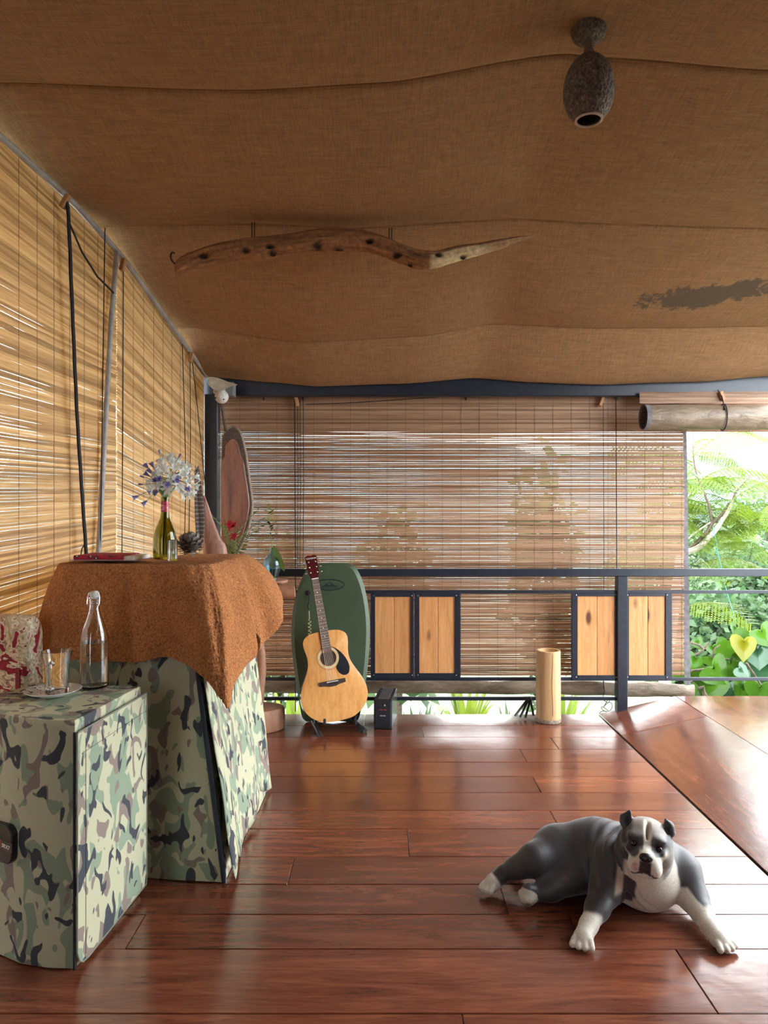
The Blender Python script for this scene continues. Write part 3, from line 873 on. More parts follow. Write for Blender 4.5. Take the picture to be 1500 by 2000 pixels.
# behind the blind, seen as shapes through it, and beyond the opening on the right
bush('garden_shrub', (0.12, 6.7, 0.45), (0.55, 0.3, 1.1), 900, 0.16, MAT['bush_leaf'], 'shrub outside showing dimly through the middle of the back blind', 1)
bush('garden_shrub', (-0.98, 6.7, 0.35), (0.42, 0.3, 1.05), 700, 0.16, MAT['bush_leaf'], 'shrub outside showing dimly through the left end of the back blind', 2)
bush('garden_shrub', (1.52, 6.8, 0.75), (0.42, 0.3, 1.4), 900, 0.16, MAT['bush_leaf'], 'tall shrub outside showing dimly through the right part of the back blind', 3)
for i, (x, y, z, R, lb) in enumerate([(4.9, 10.5, -0.75, 1.4, 'pale green bush low behind the vine leaves'), (7.6, 14.0, -0.4, 1.7, 'broad green bush at the right edge below the railing'),
                                      (7.4, 18.5, -0.2, 2.2, 'round green tree crown far behind the railing'), (11.8, 22.0, 0.4, 2.6, 'distant tree crown at the right edge above the railing')]):
    bush('far_bush' if i < 2 else 'far_tree', (x, y, z), (R, R * .7, R * .85), 6500, 0.15, MAT['bush_leaf'], lb, 10 + i)

# feathery-leaved tree in the opening
tr = thing('feathery_tree', (2.95, 7.0, -0.9), 'feathery-leaved tree with a forked pale branch beyond the right opening', 'tree')
TY = 7.0
MB().tube([(2.7, TY, -0.95), (2.75, TY, -0.2), P(1330, 1085, TY)], [0.07, 0.06, 0.05], 8).build('trunk', MAT['pale_bark'], tr, smooth=True)
MB().tube(smoothpath([tuple(P(x, y, TY)) for x, y in ((1330, 1085), (1352, 1068), (1380, 1040), (1391, 1022), (1410, 1005), (1428, 982), (1437, 962), (1452, 945), (1469, 925))], 24), np.linspace(0.022, 0.006, 24), 7).build('branch', MAT['bark'], tr, smooth=True)
MB().tube(smoothpath([tuple(P(x, y, TY - .05)) for x, y in ((1332, 1080), (1360, 1072), (1385, 1050), (1405, 1025), (1425, 993), (1430, 975))], 20), np.linspace(0.034, 0.012, 20), 7).build('branch', MAT['pale_bark'], tr, smooth=True)
MB().tube(smoothpath([tuple(P(x, y, TY)) for x, y in ((1390, 1022), (1385, 990), (1376, 965), (1362, 930), (1355, 898), (1353, 860), (1354, 838))], 20), np.linspace(0.014, 0.005, 20), 7).build('branch', MAT['bark'], tr, smooth=True)
MB().tube([P(1336, 1058, TY), P(1365, 1035, TY), P(1388, 1020, TY)], 0.008, 6).build('branch', MAT['pale_bark'], tr, smooth=True)
MB().tube(smoothpath([tuple(P(x, y, TY - .1)) for x, y in ((1392, 1028), (1398, 1055), (1402, 1080), (1408, 1105), (1414, 1135), (1425, 1175), (1437, 1215))], 24), 0.0045, 6).build('twine', plain('turquoise_twine', (0.10, 0.36, 0.38), 0.7), tr)
def frond_mesh(seed, L=0.62, npin=17):
    r = random.Random(seed)
    mb = MB()
    def rach(t): return Vector((L * t, 0, 0.22 * L * math.sin(t * 2.4) - 0.30 * L * t * t))
    mb.tube([rach(t) for t in np.linspace(0, 1, 8)], [0.005 * (1 - .7 * t) for t in np.linspace(0, 1, 8)], 4)
    for i in range(npin):
        t = 0.1 + 0.9 * i / npin
        p = rach(t)
        for sd in (-1, 1):
            pl = L * 0.34 * (1 - 0.55 * abs(t - 0.45) * 2) * r.uniform(.85, 1.1)
            dr = Vector((0.45, sd * 1.0, -0.38)).normalized()
            for j in range(9):
                u = (j + .6) / 9
                q = p + dr * pl * u + Vector((0, 0, -0.10 * pl * u * u))
                for s2 in (-1, 1):
                    dd = (Vector((1, 0, 0)) * s2 + dr * .5).normalized() * 0.024
                    ww = dr * 0.0085
                    mb.add([q - ww * .5, q + dd * .6 - ww, q + dd, q + dd * .6 + ww], [(0, 1, 2, 3)])
    return mesh_only(mb, 'frond', MAT['fern_leaf'])
FM = [frond_mesh(i) for i in range(4)]
rf = random.Random(5)
tips = [(1353, 862), (1354, 890), (1357, 905), (1362, 928), (1366, 945), (1372, 962), (1380, 985), (1386, 1000), (1400, 1012), (1412, 1000), (1425, 985), (1432, 970), (1440, 955), (1395, 1025), (1375, 1040), (1360, 1060), (1345, 1075), (1405, 1025), (1350, 1000), (1345, 960), (1348, 1030), (1420, 1040), (1440, 1050), (1460, 1030), (1480, 1045), (1390, 1070), (1430, 1085), (1470, 1090), (1360, 1100), (1340, 1120), (1345, 1180), (1490, 1000)]
for i, (x, y) in enumerate(tips):
    for q in range(2):
        b = P(x + rf.uniform(-8, 8), y + rf.uniform(-8, 8), TY + rf.uniform(-.25, .5) + (0.3 if y > 1035 else 0))
        az = rf.choice([rf.uniform(-0.7, 0.7), rf.uniform(2.4, 3.9)]) if y < 1000 else rf.uniform(0, 6.28)
        s = rf.uniform(.8, 1.4)
        M = Matrix.Rotation(az, 3, 'Z') @ Matrix.Rotation(rf.uniform(-.35, .25), 3, 'Y') @ Matrix.Rotation(rf.uniform(-.5, .5), 3, 'X') @ Matrix.Diagonal((s, s, s))
        inst(rf.choice(FM), 'frond', tr, b, M=M)

# big-leaved vine just outside the railing
vn = thing('climbing_vine', (2.55, 5.35, -0.75), 'climbing vine with large heart-shaped green leaves low in the right opening', 'vine')
def heart(seed, mat):
    r = random.Random(seed); mb = MB()
    out = []
    for i in range(20):
        t = 2 * math.pi * i / 20
        x = 0.5 * (math.sin(t) ** 3) * 1.05
        y = 0.40 * math.cos(t) - 0.16 * math.cos(2 * t) - 0.06 * math.cos(3 * t)
        out.append((x, y))
    ym = min(p[1] for p in out)
    vs = [(0, 0.16, 0.0)]
    for x, y in out: vs.append((x * .5, y * .5, -0.10 * abs(x) + 0.05 * (y) - 0.06 * x * x + r.uniform(-.004, .004)))
    for x, y in out: vs.append((x, y, -0.16 * abs(x) * .6 - 0.10 * (y - .2) ** 2 + r.uniform(-.008, .008)))
    fs = [(0, 1 + i, 1 + (i + 1) % 20) for i in range(20)] + [(1 + i, 21 + i, 21 + (i + 1) % 20, 1 + (i + 1) % 20) for i in range(20)]
    mb.add(vs, fs)
    return mesh_only(mb, 'leaf', mat, smooth=True)
HM = [heart(i, MAT['vine_leaf']) for i in range(3)]; HD = heart(7, MAT['dark_leaf']); HYL = heart(9, MAT['yellow_leaf'])
rv = random.Random(9)
leaves = [(1360, 1345, 62, 0), (1383, 1340, 70, 0), (1405, 1350, 60, 0), (1372, 1318, 55, 0), (1400, 1312, 60, 0), (1437, 1262, 62, 0), (1420, 1270, 46, 0), (1395, 1268, 36, 0), (1432, 1302, 50, 0), (1450, 1310, 34, 1),
          (1470, 1330, 40, 0), (1483, 1350, 50, 0), (1356, 1290, 34, 0), (1390, 1290, 30, 0), (1412, 1292, 34, 0), (1447, 1330, 36, 0), (1492, 1240, 50, 0), (1463, 1245, 34, 0), (1435, 1228, 22, 0), (1480, 1275, 62, 1), (1496, 1300, 70, 1), (1478, 1310, 50, 1),
          (1430, 1350, 36, 1), (1416, 1358, 34, 1), (1364, 1256, 28, 0), (1350, 1320, 40, 0), (1455, 1355, 44, 0), (1340, 1350, 40, 0), (1515, 1340, 60, 0), (1520, 1260, 60, 0), (1330, 1310, 40, 0)]
for (x, y, s, k) in leaves:
    Y = 5.3 + rv.uniform(-.12, .25)
    sz = s / FPX * Y * 1.15
    M = Matrix.Rotation(rv.uniform(-.5, .5), 3, 'Z') @ Matrix.Rotation(math.radians(70) + rv.uniform(-.35, .35), 3, 'X') @ Matrix.Rotation(rv.uniform(-.9, .9), 3, 'Z') @ Matrix.Diagonal((sz, sz, sz))
    inst(HD if k else rv.choice(HM), 'leaf', vn, P(x, y, Y), M=M)
M = Matrix.Rotation(math.radians(72), 3, 'X') @ Matrix.Rotation(-0.15, 3, 'Z') @ Matrix.Diagonal((.19, .24, .2))
o = inst(HYL, 'leaf', vn, P(1453, 1262, 5.2), M=M); o['label'] = 'yellow heart-shaped leaf'
for pts, r0 in (([(1350, 1310), (1380, 1307), (1410, 1302), (1440, 1290)], .010), ([(1440, 1290), (1415, 1287), (1392, 1282)], .007), ([(1349, 1255), (1365, 1260), (1374, 1268)], .009), ([(1347, 1280), (1362, 1277), (1374, 1268), (1385, 1255)], .007),
                ([(1394, 1304), (1393, 1280), (1396, 1268), (1407, 1260)], .006), ([(1432, 1267), (1445, 1245), (1455, 1232)], .006), ([(1350, 1330), (1365, 1345), (1375, 1352), (1372, 1480)], .012), ([(1458, 1295), (1478, 1325), (1490, 1345)], .008), ([(1375, 1352), (1400, 1400), (1410, 1520)], .012)):
    MB().tube(smoothpath([tuple(P(x, y, 5.28)) for x, y in pts], 10), r0, 6).build('stem', MAT['bark'], vn, smooth=True)

# low plants seen through the gap under the railing
def grass_clump(name, c, nb, L, mat, label, seed, spread=0.62):
    r = random.Random(seed)
    root = thing(name, c, label, 'plant', None)
    mb = MB()
    for _ in range(nb):
        az = r.uniform(0, 6.28); el = r.uniform(.5, 1.25); l = L * 1.4 * r.uniform(.6, 1.1)
        d = Vector((math.cos(az), math.sin(az), 0)) * spread; sd = Vector((-math.sin(az), math.cos(az), 0)) * l * .035
        pts = [Vector(c) + d * l * math.cos(el) * t + Vector((0, 0, 1)) * (l * math.sin(el) * t - l * .55 * t * t * math.cos(el)) for t in (0, .35, .7, 1)]
        vs = []
        for p, w in zip(pts, (.7, 1, .7, .05)): vs += [p - sd * w, p + sd * w]
        mb.add(vs, [(0, 1, 3, 2), (2, 3, 5, 4), (4, 5, 7, 6)])
    o = mb.build('blades', mat, root, fix=False); o['kind'] = 'stuff'
    return root
MAT['grass'] = leafmat('bright_blade', (0.12, 0.22, 0.02), (0.30, 0.36, 0.05), 0.4)
MAT['grass2'] = leafmat('grey_green_blade', (0.05, 0.11, 0.04), (0.15, 0.21, 0.10), 0.4)
grass_clump('grass_clump', (1.45, 5.9, -0.75), 130, 0.62, MAT['grass'], 'bright yellow-green grass clump under the railing by the steel post', 1)
grass_clump('grass_clump', (0.72, 6.25, -0.76), 90, 0.66, MAT['grass'], 'spiky green clump under the railing right of the guitar', 2)
grass_clump('grass_clump', (0.28, 5.7, -0.75), 120, 0.55, MAT['grass2'], 'grey-green clump under the railing behind the black box', 3)
grass_clump('grass_clump', (1.02, 5.65, -0.75), 80, 0.55, MAT['grass2'], 'sparse grey-green clump under the railing left of the bamboo stool', 4)
grass_clump('grass_clump', (-0.72, 5.7, -0.75), 60, 0.72, MAT['grass'], 'yellow-green blades under the railing left of the green board', 5)
# ------------------------------------------------------------------ covered loudspeaker in front
HZ = 0.735
foot = [(-0.912, 2.112), (-0.99, 2.116), (-1.08, 2.138), (-1.167, 2.180), (-1.28, 2.245), (-1.345, 2.33), (-1.235, 2.585), (-0.862, 2.528)]
sp1 = thing('covered_loudspeaker', (-1.1, 2.35, 0), 'loudspeaker in a camouflage cover carrying the water bottle and mug', 'loudspeaker')
def loft(rings, caps=True):
    mb = MB(); n = len(rings[0])
    mb.grid(rings, closed=True)
    if caps:
        mb.f.append(tuple(range(n - 1, -1, -1))); mb.f.append(tuple((len(rings) - 1) * n + i for i in range(n)))
        mb.mi += [0, 0]
    return mb
def densify(poly, m):
    out = []
    for i in range(len(poly)):
        a, b = poly[i], poly[(i + 1) % len(poly)]
        for k in range(m): out.append((a[0] + (b[0]-a[0]) * k / m, a[1] + (b[1]-a[1]) * k / m))
    return out
fd = densify(foot, 5)
cx_, cy_ = -1.1, 2.33
rings = []
for z in np.linspace(0.004, HZ - 0.012, 24):
    rings.append([(x + 0.003 * mnoise.noise(Vector((x * 9, y * 9, z * 7))), y + 0.003 * mnoise.noise(Vector((x * 9, y * 9, z * 7 + 9))), z) for x, y in fd])
rings.append([(cx_ + (x - cx_) * .985, cy_ + (y - cy_) * .985, HZ - 0.002) for x, y in fd])
loft(rings).build('cover', MAT['camo'], sp1, smooth=True)
# top flap with hanging rim
tf = [(cx_ + (x - cx_) * 1.012, cy_ + (y - cy_) * 1.012) for x, y in fd]
rings = [[(x, y, HZ - 0.030 - 0.004 * math.sin(x * 40)) for x, y in tf], [(x, y, HZ - 0.004) for x, y in tf], [(cx_ + (x - cx_) * .985, cy_ + (y - cy_) * .985, HZ) for x, y in tf],
         [(cx_ + (x - cx_) * .5, cy_ + (y - cy_) * .5, HZ + 0.0) for x, y in tf], [(cx_ + (x - cx_) * .02, cy_ + (y - cy_) * .02, HZ + 0.0) for x, y in tf]]
mb = MB(); mb.grid(rings, closed=True); mb.f.append(tuple(4 * len(tf) + i for i in range(len(tf)))); mb.mi.append(0)
mb.build('top_flap', MAT['camo'], sp1, smooth=True)
# right side flap, rounded lower front corner, standing a little off the side
A, B = Vector((-0.905, 2.098, 0)), Vector((-0.848, 2.538, 0))
ax = (B - A).normalized(); nr = Vector((ax.y, -ax.x, 0))
L = (B - A).length
ol = [(0.0, HZ - 0.032), (L, HZ - 0.026), (L, 0.055), (L - 0.004, 0.035), (0.06, 0.012), (0.03, 0.016), (0.012, 0.03), (0.0, 0.06)]
old_ = densify(ol, 6)
Mf = frame(A + nr * 0.004, ax, (0, 0, 1))
mb = MB(); mb.prism(old_, Mf, -0.004, 0.004, 0.002)
fl = mb.build('side_flap', MAT['camo'], sp1)
mb = MB()
for i in range(len(old_)):
    pass
mb.tube([Mf @ Vector((u, v, 0.004)) for u, v in old_] + [Mf @ Vector((old_[0][0], old_[0][1], 0.004))], 0.0028, 6, False)
mb.build('flap_binding', plain('olive_binding', (0.20, 0.20, 0.15), 0.8), fl)
MB().tube([Mf @ Vector((0.045, v, 0.0046)) for v in np.linspace(0.03, HZ - 0.06, 20)], 0.0007, 4).build('seam', MAT['cord'], fl)
MB().tube([Mf @ Vector((u, HZ - 0.10 + 0.03 * u, 0.0046)) for u in np.linspace(0.02, L - 0.02, 20)], 0.0007, 4).build('seam', MAT['cord'], fl)
MB().tube([A + Vector((-0.001, -0.001, 0.01)), A + Vector((-0.001, -0.001, HZ - 0.03))], 0.004, 6).build('corner_piping', MAT['cord'], sp1)
# badge window on the front, cut off by the picture edge
fa, fb = Vector((-1.28, 2.245, 0)), Vector((-1.08, 2.138, 0))
ux = (fb - fa).normalized()
Mw = frame(P(5, 1643, 2.168) + Vector((0, -0.006, 0)), ux, (0, 0, 1))
def rrect(w, h, r, n=5):
    o = []
    for (cx, cy, a0) in ((w/2 - r, h/2 - r, 0), (-w/2 + r, h/2 - r, 90), (-w/2 + r, -h/2 + r, 180), (w/2 - r, -h/2 + r, 270)):
        for i in range(n + 1):
            a = math.radians(a0 + 90 * i / n); o.append((cx + r * math.cos(a), cy + r * math.sin(a)))
    return o
win = MB().prism(rrect(0.115, 0.115, 0.03), Mw, -0.016, 0.007, 0.003).build('badge_window', MAT['black'], sp1)
Mb = Mw @ Matrix.Translation((0.012, 0.0, 0.008)) @ Matrix.Rotation(-0.08, 4, 'Z')
MB().box((-0.05, -0.014, -0.002), (0.05, 0.014, 0.001), 0.0008, Mb).build('badge', plain('badge_plate', (0.03, 0.03, 0.032), 0.35), win)
MB().box((-0.040, -0.012, 0.001), (-0.004, 0.012, 0.002), 0, Mb).build('badge_square', MAT['orange_badge'], win)
text_part('badge_text', 'SRX7', Mb @ Matrix.Translation((0.022, -0.001, 0.0018)), 0.0165, MAT['white_paint'], win, 0.0004)

# ------------------------------------------------------------------ tall covered loudspeaker
sp2 = thing('covered_loudspeaker', (-0.9, 3.0, 0), 'tall loudspeaker in a camouflage cover under the brown towel', 'loudspeaker')
bot = [(-0.582, 2.606), (-0.562, 3.47), (-1.20, 3.52), (-1.165, 2.665)]
top = [(-0.757, 2.735), (-0.668, 3.36), (-1.20, 3.42), (-1.22, 2.76)]
TZ = 1.125
bd, td = densify(bot, 12), densify(top, 12)
rings = []
for t in np.linspace(0, 1, 26):
    z = 0.004 + (TZ - 0.004) * t
    r_ = []
    for (a, b) in zip(bd, td):
        x, y = a[0] + (b[0]-a[0]) * t, a[1] + (b[1]-a[1]) * t
        r_.append((x + 0.008 * mnoise.noise(Vector((x * 6, y * 6, z * 3))), y + 0.008 * mnoise.noise(Vector((x * 6, y * 6, z * 3 + 7))), z))
    rings.append(r_)
loft(rings).build('cover', MAT['camo2'], sp2, smooth=True)
MB().tube([(-0.578 + (-0.757 + 0.578) * t - 0.001, 2.600 + 0.13 * t, 0.006 + (TZ - 0.01) * t) for t in np.linspace(0, 1, 14)], 0.010, 8).build('front_piping', MAT['steel_black'], sp2, smooth=True)
# loose right flap with a wavy hem, open at the front
rws = []
nu, nv = 40, 30
for j in range(nv + 1):
    t = j / nv                                       # 0 hem, 1 top
    r_ = []
    for i in range(nu + 1):
        u = i / nu                                   # 0 front, 1 back
        x0, y0 = -0.582 + (-0.562 + 0.582) * u, 2.606 + (3.47 - 2.606) * u
        x1, y1 = -0.757 + (-0.668 + 0.757) * u, 2.735 + (3.36 - 2.735) * u
        hem = 0.012 + 0.05 * math.exp(-((u - 0.12) / 0.07) ** 2) * 0.6 + 0.075 * math.exp(-((u - 0.72) / 0.16) ** 2) + 0.018 * math.sin(u * 17) * (1 - u)
        z = hem + (TZ - hem) * t
        tt = z / TZ
        x, y = x0 + (x1 - x0) * tt, y0 + (y1 - y0) * tt
        off = 0.016 + 0.030 * (1 - t) ** 2 * math.exp(-(u / 0.12) ** 2) + 0.011 * math.sin(u * 13 + 2.0 * t) * (1 - t) + 0.006 * mnoise.noise(Vector((u * 7, t * 5, 2)))
        r_.append((x + off, y - 0.01 * (1 - u), z))
    rws.append(r_)
o = MB().grid(rws).build('side_flap', MAT['camo'], sp2, smooth='all', fix=False)
o.modifiers.new('thickness', 'SOLIDIFY').thickness = 0.003

# ------------------------------------------------------------------ towel
TT = 1.150
tow_top = [(-1.262, 3.40), (-1.268, 2.80), (-1.225, 2.745), (-0.72, 2.715), (-0.675, 2.76), (-0.645, 3.33), (-0.69, 3.40)]
# hem: matching points (pixel, distance)
segs = [  # (top edge x, y) , (hem px, py, Y)
    ((-1.262, 3.42), (178, 1150, 3.30)), ((-1.270, 3.10), (98, 1225, 2.95)), ((-1.270, 2.86), (70, 1258, 2.78)), ((-1.255, 2.775), (80, 1283, 2.71)),
    ((-1.20, 2.742), (120, 1287, 2.655)), ((-1.08, 2.735), (190, 1292, 2.65)), ((-0.97, 2.73), (262, 1294, 2.645)), ((-0.88, 2.725), (318, 1284, 2.63)),
    ((-0.80, 2.72), (356, 1296, 2.61)), ((-0.74, 2.722), (400, 1328, 2.57)), ((-0.695, 2.738), (430, 1365, 2.545)), ((-0.678, 2.765), (448, 1384, 2.56)), ((-0.672, 2.80), (456, 1340, 2.66)),
    ((-0.665, 2.90), (482, 1304, 2.76)), ((-0.662, 2.98), (503, 1280, 2.86)), ((-0.660, 3.04), (497, 1238, 2.93)), ((-0.658, 3.09), (505, 1246, 2.98)), ((-0.655, 3.15), (511, 1270, 3.02)),
    ((-0.652, 3.20), (527, 1250, 3.10)), ((-0.648, 3.27), (548, 1212, 3.20)), ((-0.645, 3.34), (556, 1186, 3.32)), ((-0.67, 3.395), (545, 1165, 3.46)), ((-0.76, 3.42), (505, 1150, 3.52)), ((-0.95, 3.43), (430, 1150, 3.53))]
edge = [(a[0], a[1], TT) for a, b in segs]
hem = [tuple(P(*b)) for a, b in segs]
NS = 260
E = smoothpath(edge, NS); HM_ = smoothpath(hem, NS)
ctr = np.array((-0.96, 3.08, TT))
rows_ = []
for k in range(10):
    t = k / 10
    rows_.append([tuple(ctr + (e - ctr) * t + np.array((0, 0, 0.003 * mnoise.noise(Vector((e[0]*t*9, e[1]*t*9, 1)))))) for e in E])
nd = 34
for k in range(nd + 1):
    t = k / nd
    r_ = []
    for i in range(NS):
        e, h = E[i], HM_[i]
        out = np.array((h[0] - e[0], h[1] - e[1], 0)); 
        g = t ** 1.25                                                # drop first, then flare
        hor = (1 - (1 - t) ** 2.1) * 0.55 + 0.45 * t
        p = np.array((e[0] + out[0] * hor, e[1] + out[1] * hor, e[2] + (h[2] - e[2]) * g))
        s = i / NS
        od = out / (np.linalg.norm(out) + 1e-6)
        fold = 0.010 * math.sin(s * 70 + 1.0) * t * (1 - 0.3 * t) + 0.008 * mnoise.noise(Vector((s * 30, t * 3, 0)))
        fi = s * (len(segs) - 1)
        fold += 0.024 * math.sin((fi - 8.2) * 2.3) * math.exp(-((fi - 11.5) / 2.6) ** 2) * min(1, t * 2.2) * (1 - .35 * t) + 0.02 * math.sin((fi - 15) * 2.0) * math.exp(-((fi - 17) / 2.0) ** 2) * t
        p = p + od * fold + np.array((0, 0, 0.003 * mnoise.noise(Vector((s * 90, t * 20, 4)))))
        r_.append(tuple(p))
    rows_.append(r_)
tw = MB().grid(rows_).build('towel', MAT['towel'], smooth='all', fix=False)
tag(tw, 'thick rust-brown terry towel draped over the tall covered loudspeaker', 'towel')
md = tw.modifiers.new('thickness', 'SOLIDIFY'); md.thickness = 0.010; md.offset = 1
md = tw.modifiers.new('detail', 'SUBSURF'); md.levels = 1; md.render_levels = 1
tx = bpy.data.textures.new('terry', 'CLOUDS'); tx.noise_scale = 0.010; tx.noise_depth = 1
md = tw.modifiers.new('pile', 'DISPLACE'); md.texture = tx; md.strength = 0.007; md.texture_coords = 'LOCAL'

# ------------------------------------------------------------------ patterned seat back
n = NT('persian_upholstery')
v = n.coord('Object', (1, 1, 1))
sw = n.noise(v, 7, 2, 0.5, 2.0)
bandm = n.ramp(sw, [(0.0, (0.78, 0.70, 0.55)), (0.40, (0.78, 0.70, 0.55)), (0.415, (0.38, 0.17, 0.08)), (0.43, (0.68, 0.53, 0.37)), (0.50, (0.72, 0.58, 0.42)), (0.515, (0.34, 0.05, 0.05)), (0.53, (0.76, 0.68, 0.53)), (0.555, (0.74, 0.62, 0.48)), (0.565, (0.34, 0.012, 0.03)), (0.68, (0.30, 0.012, 0.03)), (0.69, (0.74, 0.65, 0.5))], 'LINEAR')
vo = n.node('ShaderNodeTexVoronoi'); vo.inputs['Scale'].default_value = 42; n.link(v, vo.inputs['Vector'])
dots = n.ramp(vo.outputs['Distance'], [(0.0, (0.35, 0.03, 0.05)), (0.18, (0.45, 0.16, 0.10)), (0.26, (1, 1, 1)), (0.5, (0.95, 0.95, 0.9)), (0.6, (0.62, 0.66, 0.5))], 'LINEAR')
n.set(Base_Color=n.mix(0.75, bandm, dots, 'MULTIPLY'), Roughness=0.85)
n.bump(n.noise(v, 120, 2), 0.3, 0.003)
MAT['persian'] = n.m
sb = thing('seat_back', (-1.39, 2.60, 0), 'cream and burgundy carpet-patterned seat back by the left blind', 'seat')
prof = []
for a in np.linspace(0, math.pi, 14): prof.append((0.072 * math.cos(a), 0.905 + 0.075 * math.sin(a)))
prof = [(0.072, 0.0), (0.072, 0.45)] + prof + [(-0.072, 0.45), (-0.072, 0.0)]
rws = []
xs_ = [-1.478, -1.470, -1.44, -1.38, -1.32, -1.29, -1.275, -1.268]
for x in xs_:
    ins = 0.985 if x in (xs_[0], xs_[-1]) else 1.0
    ins = {xs_[0]: 0.9, xs_[-1]: 0.86, xs_[-2]: 0.97, xs_[1]: 0.97}.get(x, 1.0)
    rws.append([(x + 0.012 * (z - 0.9) if z > .5 else x, 2.602 + y * ins, z * (1 if z < .6 else 1 - (1 - ins) * .12) - 0.10 * max(0, (x + 1.33)) * (1 if z > .6 else 0)) for y, z in prof])
loft(rws).build('upholstery', MAT['persian'], sb, smooth=True)
MB().box((-1.300, 2.526, 0.02), (-1.284, 2.531, 0.80), 0.001).build('side_braid', plain('burgundy_braid', (0.22, 0.02, 0.03), 0.8), sb)

# ------------------------------------------------------------------ water bottle
wb = thing('glass_bottle', (-1.012, 2.505, HZ), 'clear swing-top glass bottle half filled with water', 'bottle')
b0 = (-1.012, 2.505, HZ + 0.001)
pout = [(0.0, 0.0), (0.040, 0.0), (0.0465, 0.006), (0.0475, 0.02), (0.0475, 0.165), (0.045, 0.185), (0.036, 0.215), (0.025, 0.245), (0.0185, 0.268), (0.0165, 0.285), (0.0165, 0.300), (0.019, 0.302), (0.019, 0.314), (0.0165, 0.316)]
pin = [(0.0135, 0.316), (0.0135, 0.28), (0.016, 0.266), (0.0225, 0.244), (0.0335, 0.214), (0.0425, 0.185), (0.0447, 0.165), (0.0447, 0.02), (0.043, 0.012), (0.0, 0.010)]
MB().lathe(pout + pin, b0, 32).build('glass_body', MAT['glass'], wb, smooth=True)
MB().lathe([(0.0, 0.0105), (0.0425, 0.0125), (0.0443, 0.02), (0.0443, 0.160), (0.0, 0.160)], b0, 32).build('water', MAT['water'], wb, smooth=True)
MB().lathe([(0.0, 0.312), (0.0125, 0.312), (0.0135, 0.318), (0.0155, 0.322), (0.0155, 0.332), (0.010, 0.338), (0.0, 0.338)], b0, 20).build('stopper', MAT['white_plastic'], wb, smooth=True)
bb = Vector(b0)
for sx in (-1, 1):
    MB().tube([bb + Vector((sx * .0165, -.004, .333)), bb + Vector((sx * .021, -.008, .318)), bb + Vector((sx * .021, -.012, .295)), bb + Vector((sx * .014, -.019, .275)), bb + Vector((0, -.0225, .270))], 0.0014, 6).build('wire_bail', MAT['chrome'], wb)
MB().tube([bb + Vector((.0185 * math.cos(a), .0185 * math.sin(a), .292)) for a in np.linspace(0, 6.283, 24)], 0.0014, 6, False).build('wire_bail', MAT['chrome'], wb)

# saucer and glass mug
n = NT('saucer_glaze'); v = n.coord('Object')
wv_ = n.noise(v, 34, 2, 0.5, 2.5)
geo = n.node('ShaderNodeSeparateXYZ'); n.link(v, geo.inputs[0])
side = n.math('LESS_THAN', geo.outputs['X'], -0.012)
lf = n.math('MULTIPLY', n.math('GREATER_THAN', wv_, 0.60), side)
n.set(Base_Color=n.mix(lf, (0.80, 0.80, 0.78), (0.03, 0.035, 0.03)), Roughness=0.2)
sc_ = MB().lathe([(0.0, 0.0), (0.045, 0.0), (0.048, 0.004), (0.075, 0.010), (0.090, 0.018), (0.091, 0.0195), (0.088, 0.020), (0.072, 0.013), (0.046, 0.0075), (0.0, 0.006)], (-1.112, 2.408, HZ + 0.001), 40).build('saucer', n.m, smooth=True)
tag(sc_, 'white saucer with dark leaf print under the glass mug', 'saucer')
mg = thing('glass_mug', (-1.096, 2.402, HZ + 0.008), 'empty clear glass mug standing on the saucer', 'mug')
m0 = Vector((-1.096, 2.402, HZ + 0.0085))
MB().lathe([(0.0, 0), (0.034, 0), (0.037, 0.004), (0.0375, 0.05), (0.041, 0.10), (0.0485, 0.139), (0.0485, 0.1415), (0.046, 0.1415), (0.0380, 0.10), (0.0345, 0.05), (0.033, 0.018), (0.0, 0.013)], m0, 36).build('glass_body', MAT['glass'], mg, smooth=True)
hd = Vector((0.10, -1, 0)).normalized()
hpts = [m0 + hd * .039 + Vector((0, 0, .105)), m0 + hd * .058 + Vector((0, 0, .112)), m0 + hd * .068 + Vector((0, 0, .095)), m0 + hd * .066 + Vector((0, 0, .06)), m0 + hd * .056 + Vector((0, 0, .03)), m0 + hd * .037 + Vector((0, 0, .02))]
MB().tube(smoothpath([tuple(p) for p in hpts], 20), 0.0065, 10).build('handle', MAT['glass'], mg, smooth=True)
